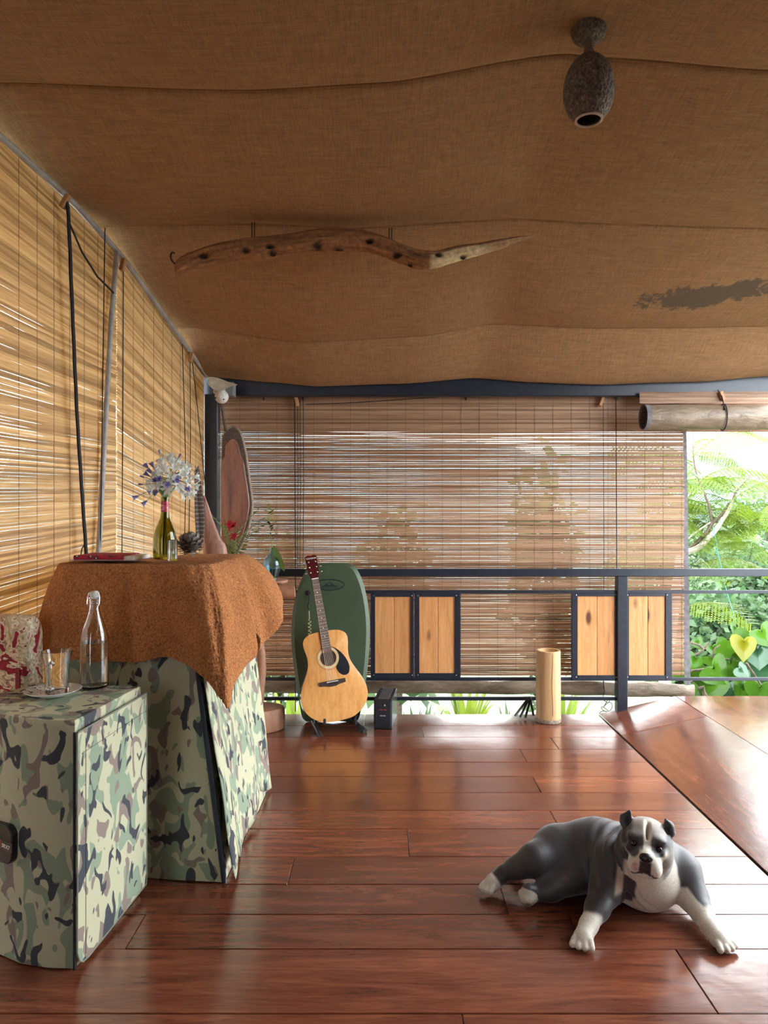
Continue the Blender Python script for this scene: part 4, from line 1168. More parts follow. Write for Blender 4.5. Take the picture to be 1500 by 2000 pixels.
# ------------------------------------------------------------------ the dog: one continuous body from a smooth implicit surface
def surface_nets(vals, org, h):
    nx, ny, nz = vals.shape
    ins = vals < 0
    c = np.zeros((nx-1, ny-1, nz-1), dtype=np.int8)
    for i in (0, 1):
        for j in (0, 1):
            for k in (0, 1):
                c += ins[i:nx-1+i, j:ny-1+j, k:nz-1+k]
    act = (c > 0) & (c < 8)
    idx = -np.ones(act.shape, dtype=np.int64)
    cells = np.argwhere(act)
    idx[act] = np.arange(len(cells))
    acc = np.zeros((len(cells), 3)); cnt = np.zeros(len(cells))
    ci, cj, ck = cells.T
    corners = [(i, j, k) for i in (0, 1) for j in (0, 1) for k in (0, 1)]
    for a in range(8):
        for b in range(a + 1, 8):
            pa, pb = np.array(corners[a]), np.array(corners[b])
            if abs(pa - pb).sum() != 1: continue
            va = vals[ci + pa[0], cj + pa[1], ck + pa[2]]; vb = vals[ci + pb[0], cj + pb[1], ck + pb[2]]
            m = (va < 0) != (vb < 0)
            t = np.where(m, va / np.where(m, va - vb, 1), 0)
            acc += np.where(m[:, None], pa + (pb - pa) * t[:, None], 0); cnt += m
    verts = (cells + acc / cnt[:, None]) * h + np.array(org)
    quads = []
    for ax in range(3):
        sl0 = [slice(None)] * 3; sl1 = [slice(None)] * 3
        sl0[ax] = slice(0, -1); sl1[ax] = slice(1, None)
        A_, B_ = ins[tuple(sl0)], ins[tuple(sl1)]
        e = np.argwhere(A_ != B_)
        o1, o2 = [(1, 2), (2, 0), (0, 1)][ax]
        keep = (e[:, o1] > 0) & (e[:, o2] > 0) & (e[:, o1] < vals.shape[o1] - 1) & (e[:, o2] < vals.shape[o2] - 1)
        e = e[keep]
        flip = A_[tuple(e.T)]
        def cell(d1, d2):
            q = e.copy(); q[:, o1] += d1; q[:, o2] += d2
            return idx[tuple(q.T)]
        q = np.stack([cell(-1, -1), cell(0, -1), cell(0, 0), cell(-1, 0)], 1)
        q[~flip] = q[~flip][:, ::-1]
        quads.append(q)
    return verts, np.vstack(quads)

class Field:
    def __init__(s, lo, hi, h):
        s.h = h; s.lo = np.array(lo, float)
        s.n = np.ceil((np.array(hi) - s.lo) / h).astype(int) + 1
        s.v = np.full(tuple(s.n), 1.0, dtype=np.float32)
    def region(s, lo, hi):
        a = np.clip(((np.array(lo) - s.lo) / s.h).astype(int), 0, s.n); b = np.clip(((np.array(hi) - s.lo) / s.h).astype(int) + 2, 0, s.n)
        g = [np.arange(a[i], b[i]) * s.h + s.lo[i] for i in range(3)]
        X, Y, Z = np.meshgrid(*g, indexing='ij')
        return (slice(a[0], b[0]), slice(a[1], b[1]), slice(a[2], b[2])), np.stack([X, Y, Z], -1)
    def join(s, sl, d, k, sub=False):
        v = s.v[sl]
        if sub:
            d = -d
            hh = np.clip(0.5 - 0.5 * (v - d) / k, 0, 1); s.v[sl] = v + (d - v) * hh + k * hh * (1 - hh)
        else:
            hh = np.clip(0.5 + 0.5 * (v - d) / k, 0, 1); s.v[sl] = v + (d - v) * hh - k * hh * (1 - hh)
    def ell(s, c, r, k=0.02, R=None, sub=False):
        c = np.array(c, float); r = np.array(r if hasattr(r, '__len__') else (r, r, r), float)
        m = r.max() + k + 0.03
        sl, p = s.region(c - m, c + m)
        q = p - c
        if R is not None: q = q @ np.array(R)            # columns of R are local axes
        k0 = np.linalg.norm(q / r, axis=-1); k1 = np.linalg.norm(q / (r * r), axis=-1)
        s.join(sl, k0 * (k0 - 1) / np.maximum(k1, 1e-9), k, sub)
    def cap(s, a, b, ra, rb, k=0.02, sub=False):
        a, b = np.array(a, float), np.array(b, float)
        m = max(ra, rb) + k + 0.03
        sl, p = s.region(np.minimum(a, b) - m, np.maximum(a, b) + m)
        ab = b - a
        t = np.clip(((p - a) @ ab) / (ab @ ab), 0, 1)
        d = np.linalg.norm(p - a - t[..., None] * ab, axis=-1) - (ra + (rb - ra) * t)
        s.join(sl, d, k, sub)
    def chain(s, pts, k=0.02):
        for (a, ra), (b, rb) in zip(pts[:-1], pts[1:]): s.cap(a, b, ra, rb, k)

def T3(v): return np.array((v[0], v[1], v[2]), float)
F_ = Field((0.27, 2.08, -0.01), (1.17, 2.86, 0.40), 0.0038)
# head frame
HC = np.array((0.872, 2.385, 0.243))
hf = np.array((-0.335, -0.93, 0.13)); hf /= np.linalg.norm(hf)
hr_ = np.cross(hf, (0, 0, 1)); hr_ /= np.linalg.norm(hr_)
hr_ = -hr_ if hr_[0] < 0 else hr_
hu = np.cross(hr_, hf); hu = hu if hu[2] > 0 else -hu
roll = math.radians(-5)
hr_, hu = hr_ * math.cos(roll) + hu * math.sin(roll), hu * math.cos(roll) - hr_ * math.sin(roll)
HR = np.stack([hr_, hu, hf], 1)
def hp_(r, u, f): return HC + hr_ * r + hu * u + hf * f

# trunk
F_.ell((0.905, 2.475, 0.115), (0.125, 0.115, 0.120), 0.03)            # chest
F_.ell((0.90, 2.43, 0.105), (0.098, 0.085, 0.098), 0.03)              # front of the chest
F_.cap((0.885, 2.50, 0.125), (0.76, 2.565, 0.120), 0.118, 0.118, 0.05)
F_.cap((0.76, 2.565, 0.120), (0.655, 2.595, 0.108), 0.118, 0.102, 0.05)
F_.ell((0.625, 2.60, 0.105), (0.092, 0.092, 0.094), 0.04)              # rump
# neck
F_.cap((0.90, 2.47, 0.17), HC + hf * -0.045 - hu * 0.01, 0.096, 0.078, 0.035)
F_.cap((0.885, 2.42, 0.12), hp_(0, -0.05, -0.01), 0.07, 0.055, 0.03)  # throat
# far shoulder and near shoulder
F_.ell((0.79, 2.455, 0.135), (0.068, 0.085, 0.095), 0.03)
F_.ell((1.010, 2.455, 0.115), (0.062, 0.08, 0.085), 0.03)
# front leg at the viewer's left
F_.chain([((0.775, 2.44, 0.16), 0.07), ((0.742, 2.395, 0.090), 0.052), ((0.695, 2.335, 0.060), 0.037), ((0.650, 2.275, 0.040), 0.0275)], 0.022)
F_.cap((0.650, 2.275, 0.040), (0.622, 2.235, 0.028), 0.029, 0.028, 0.012)
# front leg at the viewer's right
F_.chain([((1.015, 2.44, 0.12), 0.066), ((1.030, 2.385, 0.065), 0.046), ((1.032, 2.325, 0.048), 0.033), ((1.032, 2.27, 0.038), 0.0275)], 0.022)
F_.cap((1.030, 2.27, 0.038), (1.040, 2.225, 0.028), 0.029, 0.028, 0.012)
# upper hind leg
F_.chain([((0.622, 2.575, 0.125), 0.080), ((0.535, 2.530, 0.122), 0.054), ((0.470, 2.542, 0.088), 0.034), ((0.427, 2.553, 0.063), 0.0245)], 0.03)
F_.cap((0.425, 2.555, 0.060), (0.388, 2.537, 0.042), 0.027, 0.028, 0.015)
F_.cap((0.425, 2.558, 0.062), (0.437, 2.585, 0.060), 0.020, 0.012, 0.012)   # point of the hock
# lower hind leg
F_.chain([((0.66, 2.50, 0.080), 0.062), ((0.575, 2.468, 0.052), 0.037), ((0.515, 2.462, 0.040), 0.0255)], 0.025)
F_.cap((0.508, 2.462, 0.040), (0.492, 2.452, 0.052), 0.026, 0.022, 0.012)
F_.cap((0.496, 2.452, 0.055), (0.492, 2.452, 0.022), 0.022, 0.020, 0.012)
# tail tucked behind
F_.chain([((0.56, 2.65, 0.10), 0.030), ((0.50, 2.67, 0.04), 0.018), ((0.46, 2.66, 0.015), 0.010)], 0.02)
# paws with toes
def paw(c, d, n_=4, sp=0.0172, L=0.036, r=0.0112, up=(0, 0, 1)):
    d = np.array(d, float); d /= np.linalg.norm(d)
    sd = np.cross(d, up); sd /= np.linalg.norm(sd)
    c = np.array(c, float)
    F_.ell(c, (0.030, 0.030, 0.021), 0.010)
    for i in range(n_):
        o = (i - (n_ - 1) / 2)
        l = L * (1.0 - 0.16 * abs(o))
        a = c + sd * o * sp * 0.9 + d * 0.012 + np.array(up) * 0.004
        b = c + sd * o * sp * 1.12 + d * l + np.array(up) * -0.006
        F_.cap(a, b, r, r * 0.92, 0.0015)
paw((0.618, 2.228, 0.022), (-0.35, -0.94, 0))
paw((1.042, 2.218, 0.022), (0.35, -0.94, 0))
paw((0.380, 2.532, 0.032), (-0.80, -0.60, 0), sp=0.0135)
paw((0.490, 2.446, 0.034), (-0.25, -0.3, 0.9), sp=0.012, L=0.026, r=0.0105, up=(-0.3, -0.95, 0))
# head
def he(r, u, f, rad, k=0.012, sub=False): F_.ell(hp_(r, u, f), rad, k, HR, sub)
he(0, 0.012, -0.012, (0.080, 0.070, 0.080), 0.02)
for s in (-1, 1):
    he(s * 0.052, -0.022, 0.000, (0.036, 0.048, 0.050), 0.02)        # cheek
    he(s * 0.036, 0.034, 0.046, (0.024, 0.013, 0.020), 0.014)        # brow
    he(s * 0.028, -0.048, 0.070, (0.026, 0.030, 0.036), 0.012)       # flews
    he(s * 0.0385, 0.0135, 0.0705, (0.0125, 0.009, 0.012), 0.006, True)   # eye socket
    he(s * 0.049, -0.004, 0.050, (0.016, 0.014, 0.018), 0.014)       # cheekbone
he(0, -0.022, 0.062, (0.044, 0.034, 0.050), 0.016)                   # muzzle
he(0, -0.004, 0.080, (0.026, 0.018, 0.036), 0.012)                   # bridge
he(0, -0.070, 0.058, (0.030, 0.016, 0.036), 0.012)                   # chin
he(0, 0.060, 0.040, (0.006, 0.035, 0.03), 0.012, True)               # furrow on the forehead
F_.cap(hp_(0, -0.022, 0.116), hp_(0, -0.058, 0.104), 0.004, 0.004, 0.006, True)   # cleft of the lip
for s in (-1, 1):
    F_.cap(hp_(s * 0.004, -0.059, 0.106), hp_(s * 0.050, -0.072, 0.066), 0.0035, 0.0035, 0.005, True)   # mouth line
# cropped ears
ear = {-1: [(-0.060, 0.048, -0.020), (-0.069, 0.068, -0.018), (-0.060, 0.092, -0.008)], 1: [(0.058, 0.048, -0.020), (0.065, 0.070, -0.016), (0.054, 0.090, -0.006)]}
for s in (-1, 1):
    e0, e1, e2 = [hp_(*q) for q in ear[s]]
    F_.cap(e0, e1, 0.022, 0.017, 0.010); F_.cap(e1, e2, 0.017, 0.006, 0.006)
    F_.cap(hp_(s * .074, 0.052, -0.014), e1, 0.014, 0.012, 0.008)
    F_.cap(e0 + hf * 0.019 + hu * 0.008, e1 * 0.45 + e2 * 0.55 + hf * 0.014, 0.011, 0.006, 0.006, True)      # hollow of the ear
# skin folds round the neck and shoulder
sl, p = F_.region((0.70, 2.36, 0.02), (1.02, 2.62, 0.36))
q0 = np.array((0.90, 2.47, 0.16)); dn = np.array((0.55, -0.62, 0.55)); dn /= np.linalg.norm(dn)
ax_t = (p - q0) @ dn
wgt = np.exp(-((ax_t + 0.005) / 0.075) ** 2) * np.clip((0.93 - p[..., 0]) / 0.06, 0, 1)
F_.v[sl] += (0.0045 * np.cos(ax_t * 2 * math.pi / 0.034) * wgt).astype(np.float32)
sl, p = F_.region((0.27, 2.08, -0.01), (1.17, 2.86, 0.03))                    # flat where it lies on the boards
F_.v[sl] = np.maximum(F_.v[sl], (0.0015 - p[..., 2]).astype(np.float32))
dv, dq = surface_nets(F_.v, F_.lo, F_.h)

# coat colours, placed on the body
def sstep(a, b, x): return np.clip((x - a) / (b - a), 0, 1) ** 2 * (3 - 2 * np.clip((x - a) / (b - a), 0, 1))
GREY, WHITE, BLACK, PINK = np.array((0.050, 0.044, 0.046)), np.array((0.70, 0.62, 0.52)), np.array((0.012, 0.011, 0.013)), np.array((0.62, 0.33, 0.29))
nzv = np.array([mnoise.noise(Vector(p * 28)) for p in dv]); nz2 = np.array([mnoise.noise(Vector(p * 9 + 5)) for p in dv])
loc = (dv - HC) @ HR
r_, u_, f_ = loc.T
colr = np.tile(GREY, (len(dv), 1)) * (1 + 0.10 * nz2[:, None])
def lay(mask, c):
    global colr
    colr = colr * (1 - mask[:, None]) + c * mask[:, None]
X_, Y_, Z_ = dv.T
head = (np.linalg.norm((loc - np.array((0, -0.005, 0.02))) / np.array((0.105, 0.112, 0.125)), axis=1) < 1.0) & (f_ > -0.05)
# chest and throat
cl = (X_ - 0.905) * 0.94 - (Y_ - 2.42) * -0.34
chest = sstep(0.086, 0.078, np.abs(cl + 0.008 + 0.012 * nzv)) * sstep(2.462, 2.450, Y_ + 0.01 * nzv) * sstep(0.30, 0.27, Z_)
under = sstep(0.060, 0.048, Z_ + 0.012 * nzv) * sstep(0.135, 0.12, np.abs(X_ - 0.905)) * sstep(2.46, 2.44, Y_)
chest = np.maximum(chest, under)
tongue = sstep(0.028, 0.020, np.abs(cl - 0.074 + 0.006 * nzv)) * sstep(0.105, 0.118, Z_ + 0.01 * nzv)   # grey lobe on the right of the chest
chest = chest * (1 - tongue) * (~head)
lay(chest, WHITE)
neckside = (~head) * sstep(-0.088, -0.078, r_) * sstep(-0.056, -0.066, r_) * sstep(0.03, 0.0, u_) * sstep(-0.06, -0.04, f_) * sstep(0.09, 0.11, Z_)
lay(neckside, WHITE * np.array((0.9, 0.85, 0.8)))
# paws
def legwhite(a, b, t0, rad):
    a, b = np.array(a), np.array(b); ab = b - a
    t = ((dv - a) @ ab) / (ab @ ab)
    d = np.linalg.norm(dv - a - np.clip(t, 0, 1.6)[:, None] * ab, axis=1)
    return sstep(t0 - 0.06, t0 + 0.06, t + 0.08 * nzv) * (d < rad)
lay(legwhite((0.742, 2.395, 0.09), (0.618, 2.228, 0.02), 0.60, 0.075), WHITE)
lay(legwhite((1.03, 2.385, 0.068), (1.042, 2.218, 0.02), 0.42, 0.075), WHITE)
inner = sstep(0.0, -0.015, (X_ - 1.028)) * legwhite((1.03, 2.385, 0.068), (1.042, 2.218, 0.02), 0.12, 0.06) * (Z_ < 0.065)
lay(inner, WHITE)
lay(legwhite((0.46, 2.545, 0.08), (0.372, 2.527, 0.03), 0.70, 0.07), WHITE)
lay(((np.linalg.norm(dv - np.array((0.488, 2.448, 0.034)), axis=1)) < 0.037).astype(float), WHITE * 0.85)
lay(sstep(0.014, 0.009, np.linalg.norm(dv - np.array((0.487, 2.425, 0.022)), axis=1)), np.array((0.20, 0.11, 0.08)))      # pad
lay(0.6 * sstep(0.020, 0.008, np.linalg.norm((dv - np.array((0.625, 2.46, 0.095))) / np.array((1.6, 1, .6)), axis=1)), PINK * 0.45)  # belly
# face
hm = head.astype(float)
muz = np.maximum(sstep(0.052, 0.060, f_ + 0.004 * nzv) * sstep(0.012, 0.002, u_ - 0.1 * np.maximum(0, 0.02 - np.abs(r_))), sstep(-0.045, -0.055, u_) * sstep(0.0, 0.02, f_) * sstep(0.07, 0.055, np.abs(r_)))
bw = 0.010 + 0.006 * sstep(0.02, 0.07, u_) + 0.010 * sstep(0.02, -0.005, u_) + 0.003 * nzv
blaze = sstep(bw + 0.003, bw - 0.003, np.abs(r_ - 0.001)) * sstep(0.01, 0.03, f_ + 0.02)
fore = 0.55 * sstep(0.035, 0.055, u_ + 0.008 * nzv) * sstep(0.062, 0.045, np.abs(r_ - 0.006))     # paler forehead
patch = sstep(0.040, 0.060, r_ + 0.006 * nzv) * sstep(0.03, -0.01, u_) * 0.45                        # paler right cheek
lay(hm * fore, WHITE * np.array((0.80, 0.80, 0.82)))
lay(hm * patch, WHITE * 0.8)
lay(hm * blaze, WHITE)
lay(hm * muz, WHITE)
eyep = np.maximum(sstep(0.026, 0.020, np.linalg.norm((loc - np.array((-0.044, 0.008, 0.06)))[:, :2] / np.array((1.0, 1.25)), axis=1)), sstep(0.022, 0.016, np.linalg.norm((loc - np.array((0.040, 0.012, 0.06)))[:, :2] / np.array((1.0, 1.1)), axis=1)))
lay(hm * eyep * (f_ > 0.02), GREY * 0.62)
lay(hm * sstep(0.011, 0.007, np.abs(r_ + 0.001 * nzv) - 0.009) * sstep(-0.018, -0.024, u_) * sstep(-0.066, -0.060, u_) * (f_ > 0.085), BLACK * 1.4)
lay(hm * sstep(0.015, 0.010, np.linalg.norm((loc - np.array((-0.030, -0.045, 0.098))) / np.array((.8, 1.2, 1.4)), axis=1)), PINK)
lay(hm * sstep(0.0030, 0.0012, np.linalg.norm((loc - np.array((-0.026, -0.050, 0.103)))[:, :2], axis=1)), BLACK * 3)
mouth = (np.abs(u_ + 0.059 + 0.28 * (np.abs(r_) - 0.004)) < 0.0035) & (np.abs(r_) < 0.052) & (f_ > 0.055)
lay(hm * mouth, BLACK * 2)
for s in (-1, 1):
    e0, e1, e2 = [np.array(q) for q in ear[s]]
    m = sstep(0.0145, 0.011, np.linalg.norm((loc - (e1 * .7 + e2 * .3 + np.array((0, 0, 0.008)))) / np.array((1, 1.7, 1)), axis=1))
    lay(m * (f_ > -0.014), BLACK * 3.0)
n = NT('short_dog_coat')
a = n.node('ShaderNodeAttribute', attribute_name='col').outputs['Color']
v = n.coord('Object')
fz = n.noise(v, 190, 3, 0.6)
n.set(Base_Color=n.mix(1.0, a, n.ramp(fz, [(0.3, (0.82,)*3), (0.7, (1.1,)*3)]), 'MULTIPLY'), Roughness=0.5, Sheen_Weight=0.25, Sheen_Roughness=0.4)
n.bump(fz, 0.15, 0.002)
dog = mk('dog', dv, [tuple(q) for q in dq.tolist()], n.m, None, 'all', np.hstack([colr, np.ones((len(dv), 1))]), None, fix=False)
tag(dog, 'grey and white muscular short-haired dog lying on the floor boards looking at the viewer', 'dog')
md = dog.modifiers.new('soften', 'SMOOTH'); md.factor = 0.5; md.iterations = 1
eye_m = plain('dark_eye', (0.018, 0.011, 0.008), 0.08)
for s in (-1, 1):
    e = MB().ell(hp_(s * 0.0385, 0.0125, 0.0600), 0.0095, 14, 10).build('eye', eye_m, dog, smooth='all')
nose = MB()
R3 = Matrix([[hr_[i], hu[i], hf[i]] for i in range(3)])
nose.ell(hp_(0, -0.008, 0.112), (0.0215, 0.0145, 0.0125), 18, 12, R3)
nn_ = nose.build('nose', plain('wet_black_nose', (0.012, 0.011, 0.013), 0.28, nscale=200, namt=.3, bump=.3), dog, smooth='all')
nn_['label'] = 'shiny black nose'
for s in (-1, 1):
    MB().ell(hp_(s * 0.010, -0.010, 0.1225), (0.005, 0.0042, 0.003), 10, 8, R3).build('nostril', MAT['dark_void'], nn_, smooth='all')
# ------------------------------------------------------------------ green bodyboard leaning on the railing
bo = thing('bodyboard', P(648, 1405, 4.63), 'olive green bodyboard leaning on the railing behind the guitar', 'bodyboard')
bpx = [(627, 1093.5), (650, 1093), (676, 1093.5), (690, 1098), (701, 1112), (711, 1138), (718, 1170), (722, 1205), (722, 1245), (719, 1290), (713, 1335), (706, 1375), (699, 1400), (684, 1405), (650, 1402), (612, 1405), (592, 1400), (585, 1375), (578, 1335), (572, 1290), (568, 1245), (569, 1205), (574, 1170), (582, 1140), (594, 1112), (606, 1098)]
zb_, zt_ = 0.0, 1.04
def bplane(x, y):                                   # front face of the board, leaning back
    Y = 4.60
    for _ in range(6):
        z = H - (y - 1000) / FPX * Y
        Y = 4.585 + 0.075 * max(z, 0)
    return P(x, y, Y)
front = [bplane(x, y) for x, y in smoothpath(bpx + [bpx[0]], 90)[:-1]]
lo_ = min(p.z for p in front)
front = [p - Vector((0, 0, lo_ - 0.001)) for p in front]
c_ = sum(front, Vector()) / len(front)
nb_ = Vector((0, -1, 0.075)).normalized()
def inset(pts, d):
    out = []
    n_ = len(pts)
    for i, p in enumerate(pts):
        t = (pts[(i + 1) % n_] - pts[i - 1]).normalized()
        q = nb_.cross(t).normalized()
        if q.dot(c_ - p) < 0: q = -q
        out.append(p + q * d)
    return out
mb = MB()
rings = [[tuple(p - nb_ * 0.055) for p in inset(front, 0.012)], [tuple(p - nb_ * 0.028) for p in front], [tuple(p - nb_ * 0.022) for p in front], [tuple(p) for p in inset(front, 0.024)]]
mb = loft(rings)
mb.build('foam_board', plain('olive_foam', (0.062, 0.095, 0.052), 0.5, nscale=6, namt=0.12), bo, smooth=True)
Lm = frame(bplane(643, 1135) - Vector((0, 0, lo_)) + nb_ * 0.001, (1, 0, 0), (0, 0.075, 1))
ring = []
for a in np.linspace(0, 2 * math.pi, 41): ring.append((0.098 * math.cos(a), 0.034 * math.sin(a)))
mb = MB(); mb.tube([Lm @ Vector((u, v, 0)) for u, v in ring], 0.0038, 6, False, 0.4)
LG = plain('dark_green_print', (0.012, 0.035, 0.035), 0.6)
lg = mb.build('logo_ring', LG, bo)
MB().prism([(-0.062, -0.014), (-0.04, -0.008), (-0.02, 0.006), (-0.004, 0.016), (0.010, 0.016), (0.022, 0.006), (0.040, -0.004), (0.070, -0.014)], Lm, -0.001, 0.001).build('logo_mountain', LG, bo)
MB().prism([(-0.012, 0.002), (-0.004, 0.009), (0.006, 0.009), (0.012, 0.002), (0.004, 0.0), (-0.004, 0.001)], Lm, 0.001, 0.0016).build('logo_wave', plain('green_print', (0.07, 0.11, 0.06), 0.6), bo)
MB().prism([(-0.075, -0.023), (0.06, -0.023), (0.052, -0.019), (-0.07, -0.019)], Lm, -0.001, 0.001).build('logo_bar', LG, bo)
def bp(x, y, o=0.0): return bplane(x, y) - Vector((0, 0, lo_)) + nb_ * o
MB().lathe([(0, -0.004), (0.017, -0.004), (0.017, 0.003), (0.012, 0.005), (0, 0.005)], bp(601.5, 1151), 20, Lm.to_3x3()).build('leash_plug', MAT['black'], bo, smooth=True)
MB().tube([bp(602, 1152, .006), bp(605, 1162, .014), bp(604, 1170, .012), bp(602, 1176, .012), bp(604, 1184, .010)], 0.0042, 6).build('leash_strap', MAT['black'], bo, smooth=True)
coil = []
for t in np.linspace(0, 1, 330):
    y = 1186 + t * 160
    amp = 0.010 * min(1, max(0, (t - 0.08) / 0.05))
    a = t * 2 * math.pi * 23
    q = bp(604 + 2 * math.sin(t * 3), y, 0.016)
    coil.append(q + Vector((amp * math.cos(a), 0, 0)) + nb_ * (amp * math.sin(a) * .8))
MB().tube(coil, 0.0027, 5).build('coiled_leash', plain('yellowish_cord', (0.50, 0.42, 0.20), 0.35), bo, smooth=True)

# ------------------------------------------------------------------ guitar
gv = Vector((-0.187, 0.215, 0.96)).normalized()
gu = Vector((math.cos(math.radians(11)), math.sin(math.radians(11)), 0)); gu = (gu - gv * gu.dot(gv)).normalized()
G0 = P(662, 1408, 4.385)
GM = frame(G0, gu, gv)                                  # u right, v up the neck, w towards the room
gt = thing('acoustic_guitar', tuple(G0), 'natural-top acoustic guitar leaning on a black stand before the green board', 'guitar')
hw = [(0.0, 0.0), (0.006, 0.075), (0.02, 0.118), (0.05, 0.162), (0.09, 0.193), (0.14, 0.207), (0.19, 0.203), (0.24, 0.186), (0.29, 0.160), (0.34, 0.137), (0.38, 0.129), (0.42, 0.131), (0.46, 0.139), (0.495, 0.141), (0.52, 0.131), (0.538, 0.108), (0.548, 0.075), (0.552, 0.03)]
rt = [(w, v) for v, w in smoothpath(hw, 60)]
gout = rt + [(-w, v) for w, v in reversed(rt[1:])]
MAT['fret'] = plain('fret_metal', (0.5, 0.45, 0.42), 0.45, 0.6)
MAT['string_metal'] = plain('bronze_string', (0.35, 0.27, 0.2), 0.45, 0.7)
TOPM = woodmat('spruce_top', (0.56, 0.235, 0.065), (0.72, 0.34, 0.105), (0.80, 0.42, 0.15), 0.25, (26, 26, 1), 1.4, 0.0, 0.0, coat=0.5)
SIDE = plain('dark_red_guitar_side', (0.06, 0.018, 0.012), 0.25, nscale=30, namt=.3)
def gflat(pts, w, name, mat, parent, th=0.0012):
    return MB().prism(pts, GM, w, w + th).build(name, mat, parent)
def circ(cu, cv, r, n=28): return [(cu + r * math.cos(2*math.pi*i/n), cv + r * math.sin(2*math.pi*i/n)) for i in range(n)]
MB().prism(gout, GM, -0.105, -0.004, 0.0).build('body_sides', SIDE, gt, smooth=True)
HV = 0.385
# top with a real hole: ring strips between outline and hole
nO = len(gout)
hol = [(0.050 * math.cos(math.atan2(v - HV, u)), HV + 0.050 * math.sin(math.atan2(v - HV, u))) for u, v in gout]
mb = MB()
mb.grid([[tuple(GM @ Vector((u, v, -0.004))) for u, v in gout], [tuple(GM @ Vector((u, v, 0))) for u, v in gout], [tuple(GM @ Vector((u * .99, HV + (v - HV) * .99, 0.0006))) for u, v in gout], [tuple(GM @ Vector((u, v, 0.0006))) for u, v in hol], [tuple(GM @ Vector((u, v, -0.0039))) for u, v in hol]], closed=True)
mb.build('soundboard', TOPM, gt, smooth=True)
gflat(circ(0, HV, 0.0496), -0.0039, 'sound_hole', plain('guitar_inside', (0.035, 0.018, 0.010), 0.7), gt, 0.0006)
for r0, r1, m in ((0.054, 0.066, plain('pale_rosette', (0.62, 0.50, 0.30), 0.3)),):
    mb = MB(); mb.lathe([(r0, 0), (r0, 0.0007), (r1, 0.0007), (r1, 0)], GM @ Vector((0, HV, 0.0005)), 40, GM.to_3x3(), closed=True); mb.build('rosette', m, gt)
MB().tube([GM @ Vector((0.0725 * math.cos(a), HV + 0.0725 * math.sin(a), 0.0008)) for a in np.linspace(0, 6.283, 48)], 0.0008, 4, False).build('rosette_line', MAT['cord'], gt)
pg = [(0.022, HV + 0.068), (0.05, HV + 0.055), (0.085, HV + 0.02), (0.113, HV - 0.03), (0.122, HV - 0.075), (0.112, HV - 0.110), (0.088, HV - 0.122), (0.062, HV - 0.112), (0.045, HV - 0.088), (0.040, HV - 0.062), (0.056, HV - 0.040), (0.067, HV - 0.012), (0.066, HV + 0.018), (0.052, HV + 0.045), (0.035, HV + 0.060)]
gflat([tuple(q) for q in smoothpath(pg + [pg[0]], 50)[:-1]], 0.0006, 'pickguard', plain('black_pickguard', (0.014, 0.016, 0.022), 0.25), gt)
br = MB().prism([(-0.082, 0.222), (-0.082, 0.246), (-0.03, 0.246), (0.03, 0.246), (0.082, 0.246), (0.082, 0.222), (0.045, 0.218), (0.02, 0.210), (-0.02, 0.210), (-0.045, 0.218)], GM, 0.0006, 0.009, 0.002).build('bridge', plain('rosewood', (0.045, 0.025, 0.022), 0.45), gt)
MB().box((-0.036, 0.236, 0.009), (0.036, 0.240, 0.0125), 0.0006, GM).build('saddle', MAT['white_paint'], br)
pin = mesh_only(MB().ell((0, 0, 0), 0.0032, 8, 6), 'bridge_pin', MAT['black'])
for i in range(6): inst(pin, 'bridge_pin', br, GM @ Vector((-0.027 + i * 0.0108, 0.224, 0.010)))
NV = 0.885
neck = MB()
nk = []
for v, w, d in ((0.42, 0.0285, 0.004), (0.54, 0.0275, 0.006), (0.57, 0.0265, 0.022), (0.70, 0.0245, 0.020), (NV, 0.0215, 0.018)):
    nk.append([tuple(GM @ Vector((w * math.cos(a), v, 0.004 + (-d * math.sin(a) if math.sin(a) > 0 else 0)))) for a in np.linspace(0, math.pi, 9)])
neck.grid(nk); neck.build('neck', plain('mahogany_neck', (0.12, 0.035, 0.02), 0.3), gt, smooth='all')
fbm = MB().prism([(-0.029, 0.432), (0.029, 0.432), (0.0215, NV), (-0.0215, NV)], GM, 0.003, 0.0095, 0.001).build('fretboard', plain('rosewood_fretboard', (0.10, 0.058, 0.05), 0.4, nscale=60, namt=.25), gt)
scl = NV - 0.238
fretm = mesh_only(MB().box((-0.5, -0.0008, 0), (0.5, 0.0008, 0.0012)), 'fret', MAT['fret'])
for i in range(1, 20):
    v = NV - scl * (1 - 2 ** (-i / 12))
    w = 0.043 + (0.058 - 0.043) * (NV - v) / (NV - 0.432)
    inst(fretm, 'fret', fbm, GM @ Vector((0, v, 0.0095)), M=GM.to_3x3() @ Matrix.Diagonal((w, 1, 1)))
dotm = mesh_only(MB().lathe([(0, 0), (0.003, 0), (0.003, 0.0006), (0, 0.0006)], (0, 0, 0), 10), 'fret_dot', MAT['white_paint'])
for i in (3, 5, 7, 9, 12, 15):
    v = NV - scl * (1 - (2 ** (-i / 12) + 2 ** (-(i - 1) / 12)) / 2)
    inst(dotm, 'fret_dot', fbm, GM @ Vector((0, v, 0.0095)), M=GM.to_3x3())
MB().box((-0.0215, NV, 0.003), (0.0215, NV + 0.006, 0.0115), 0.0008, GM).build('nut', MAT['white_paint'], gt)
HMx = GM @ Matrix.Translation((0, NV + 0.006, 0.004)) @ Matrix.Rotation(math.radians(-10), 4, 'X')
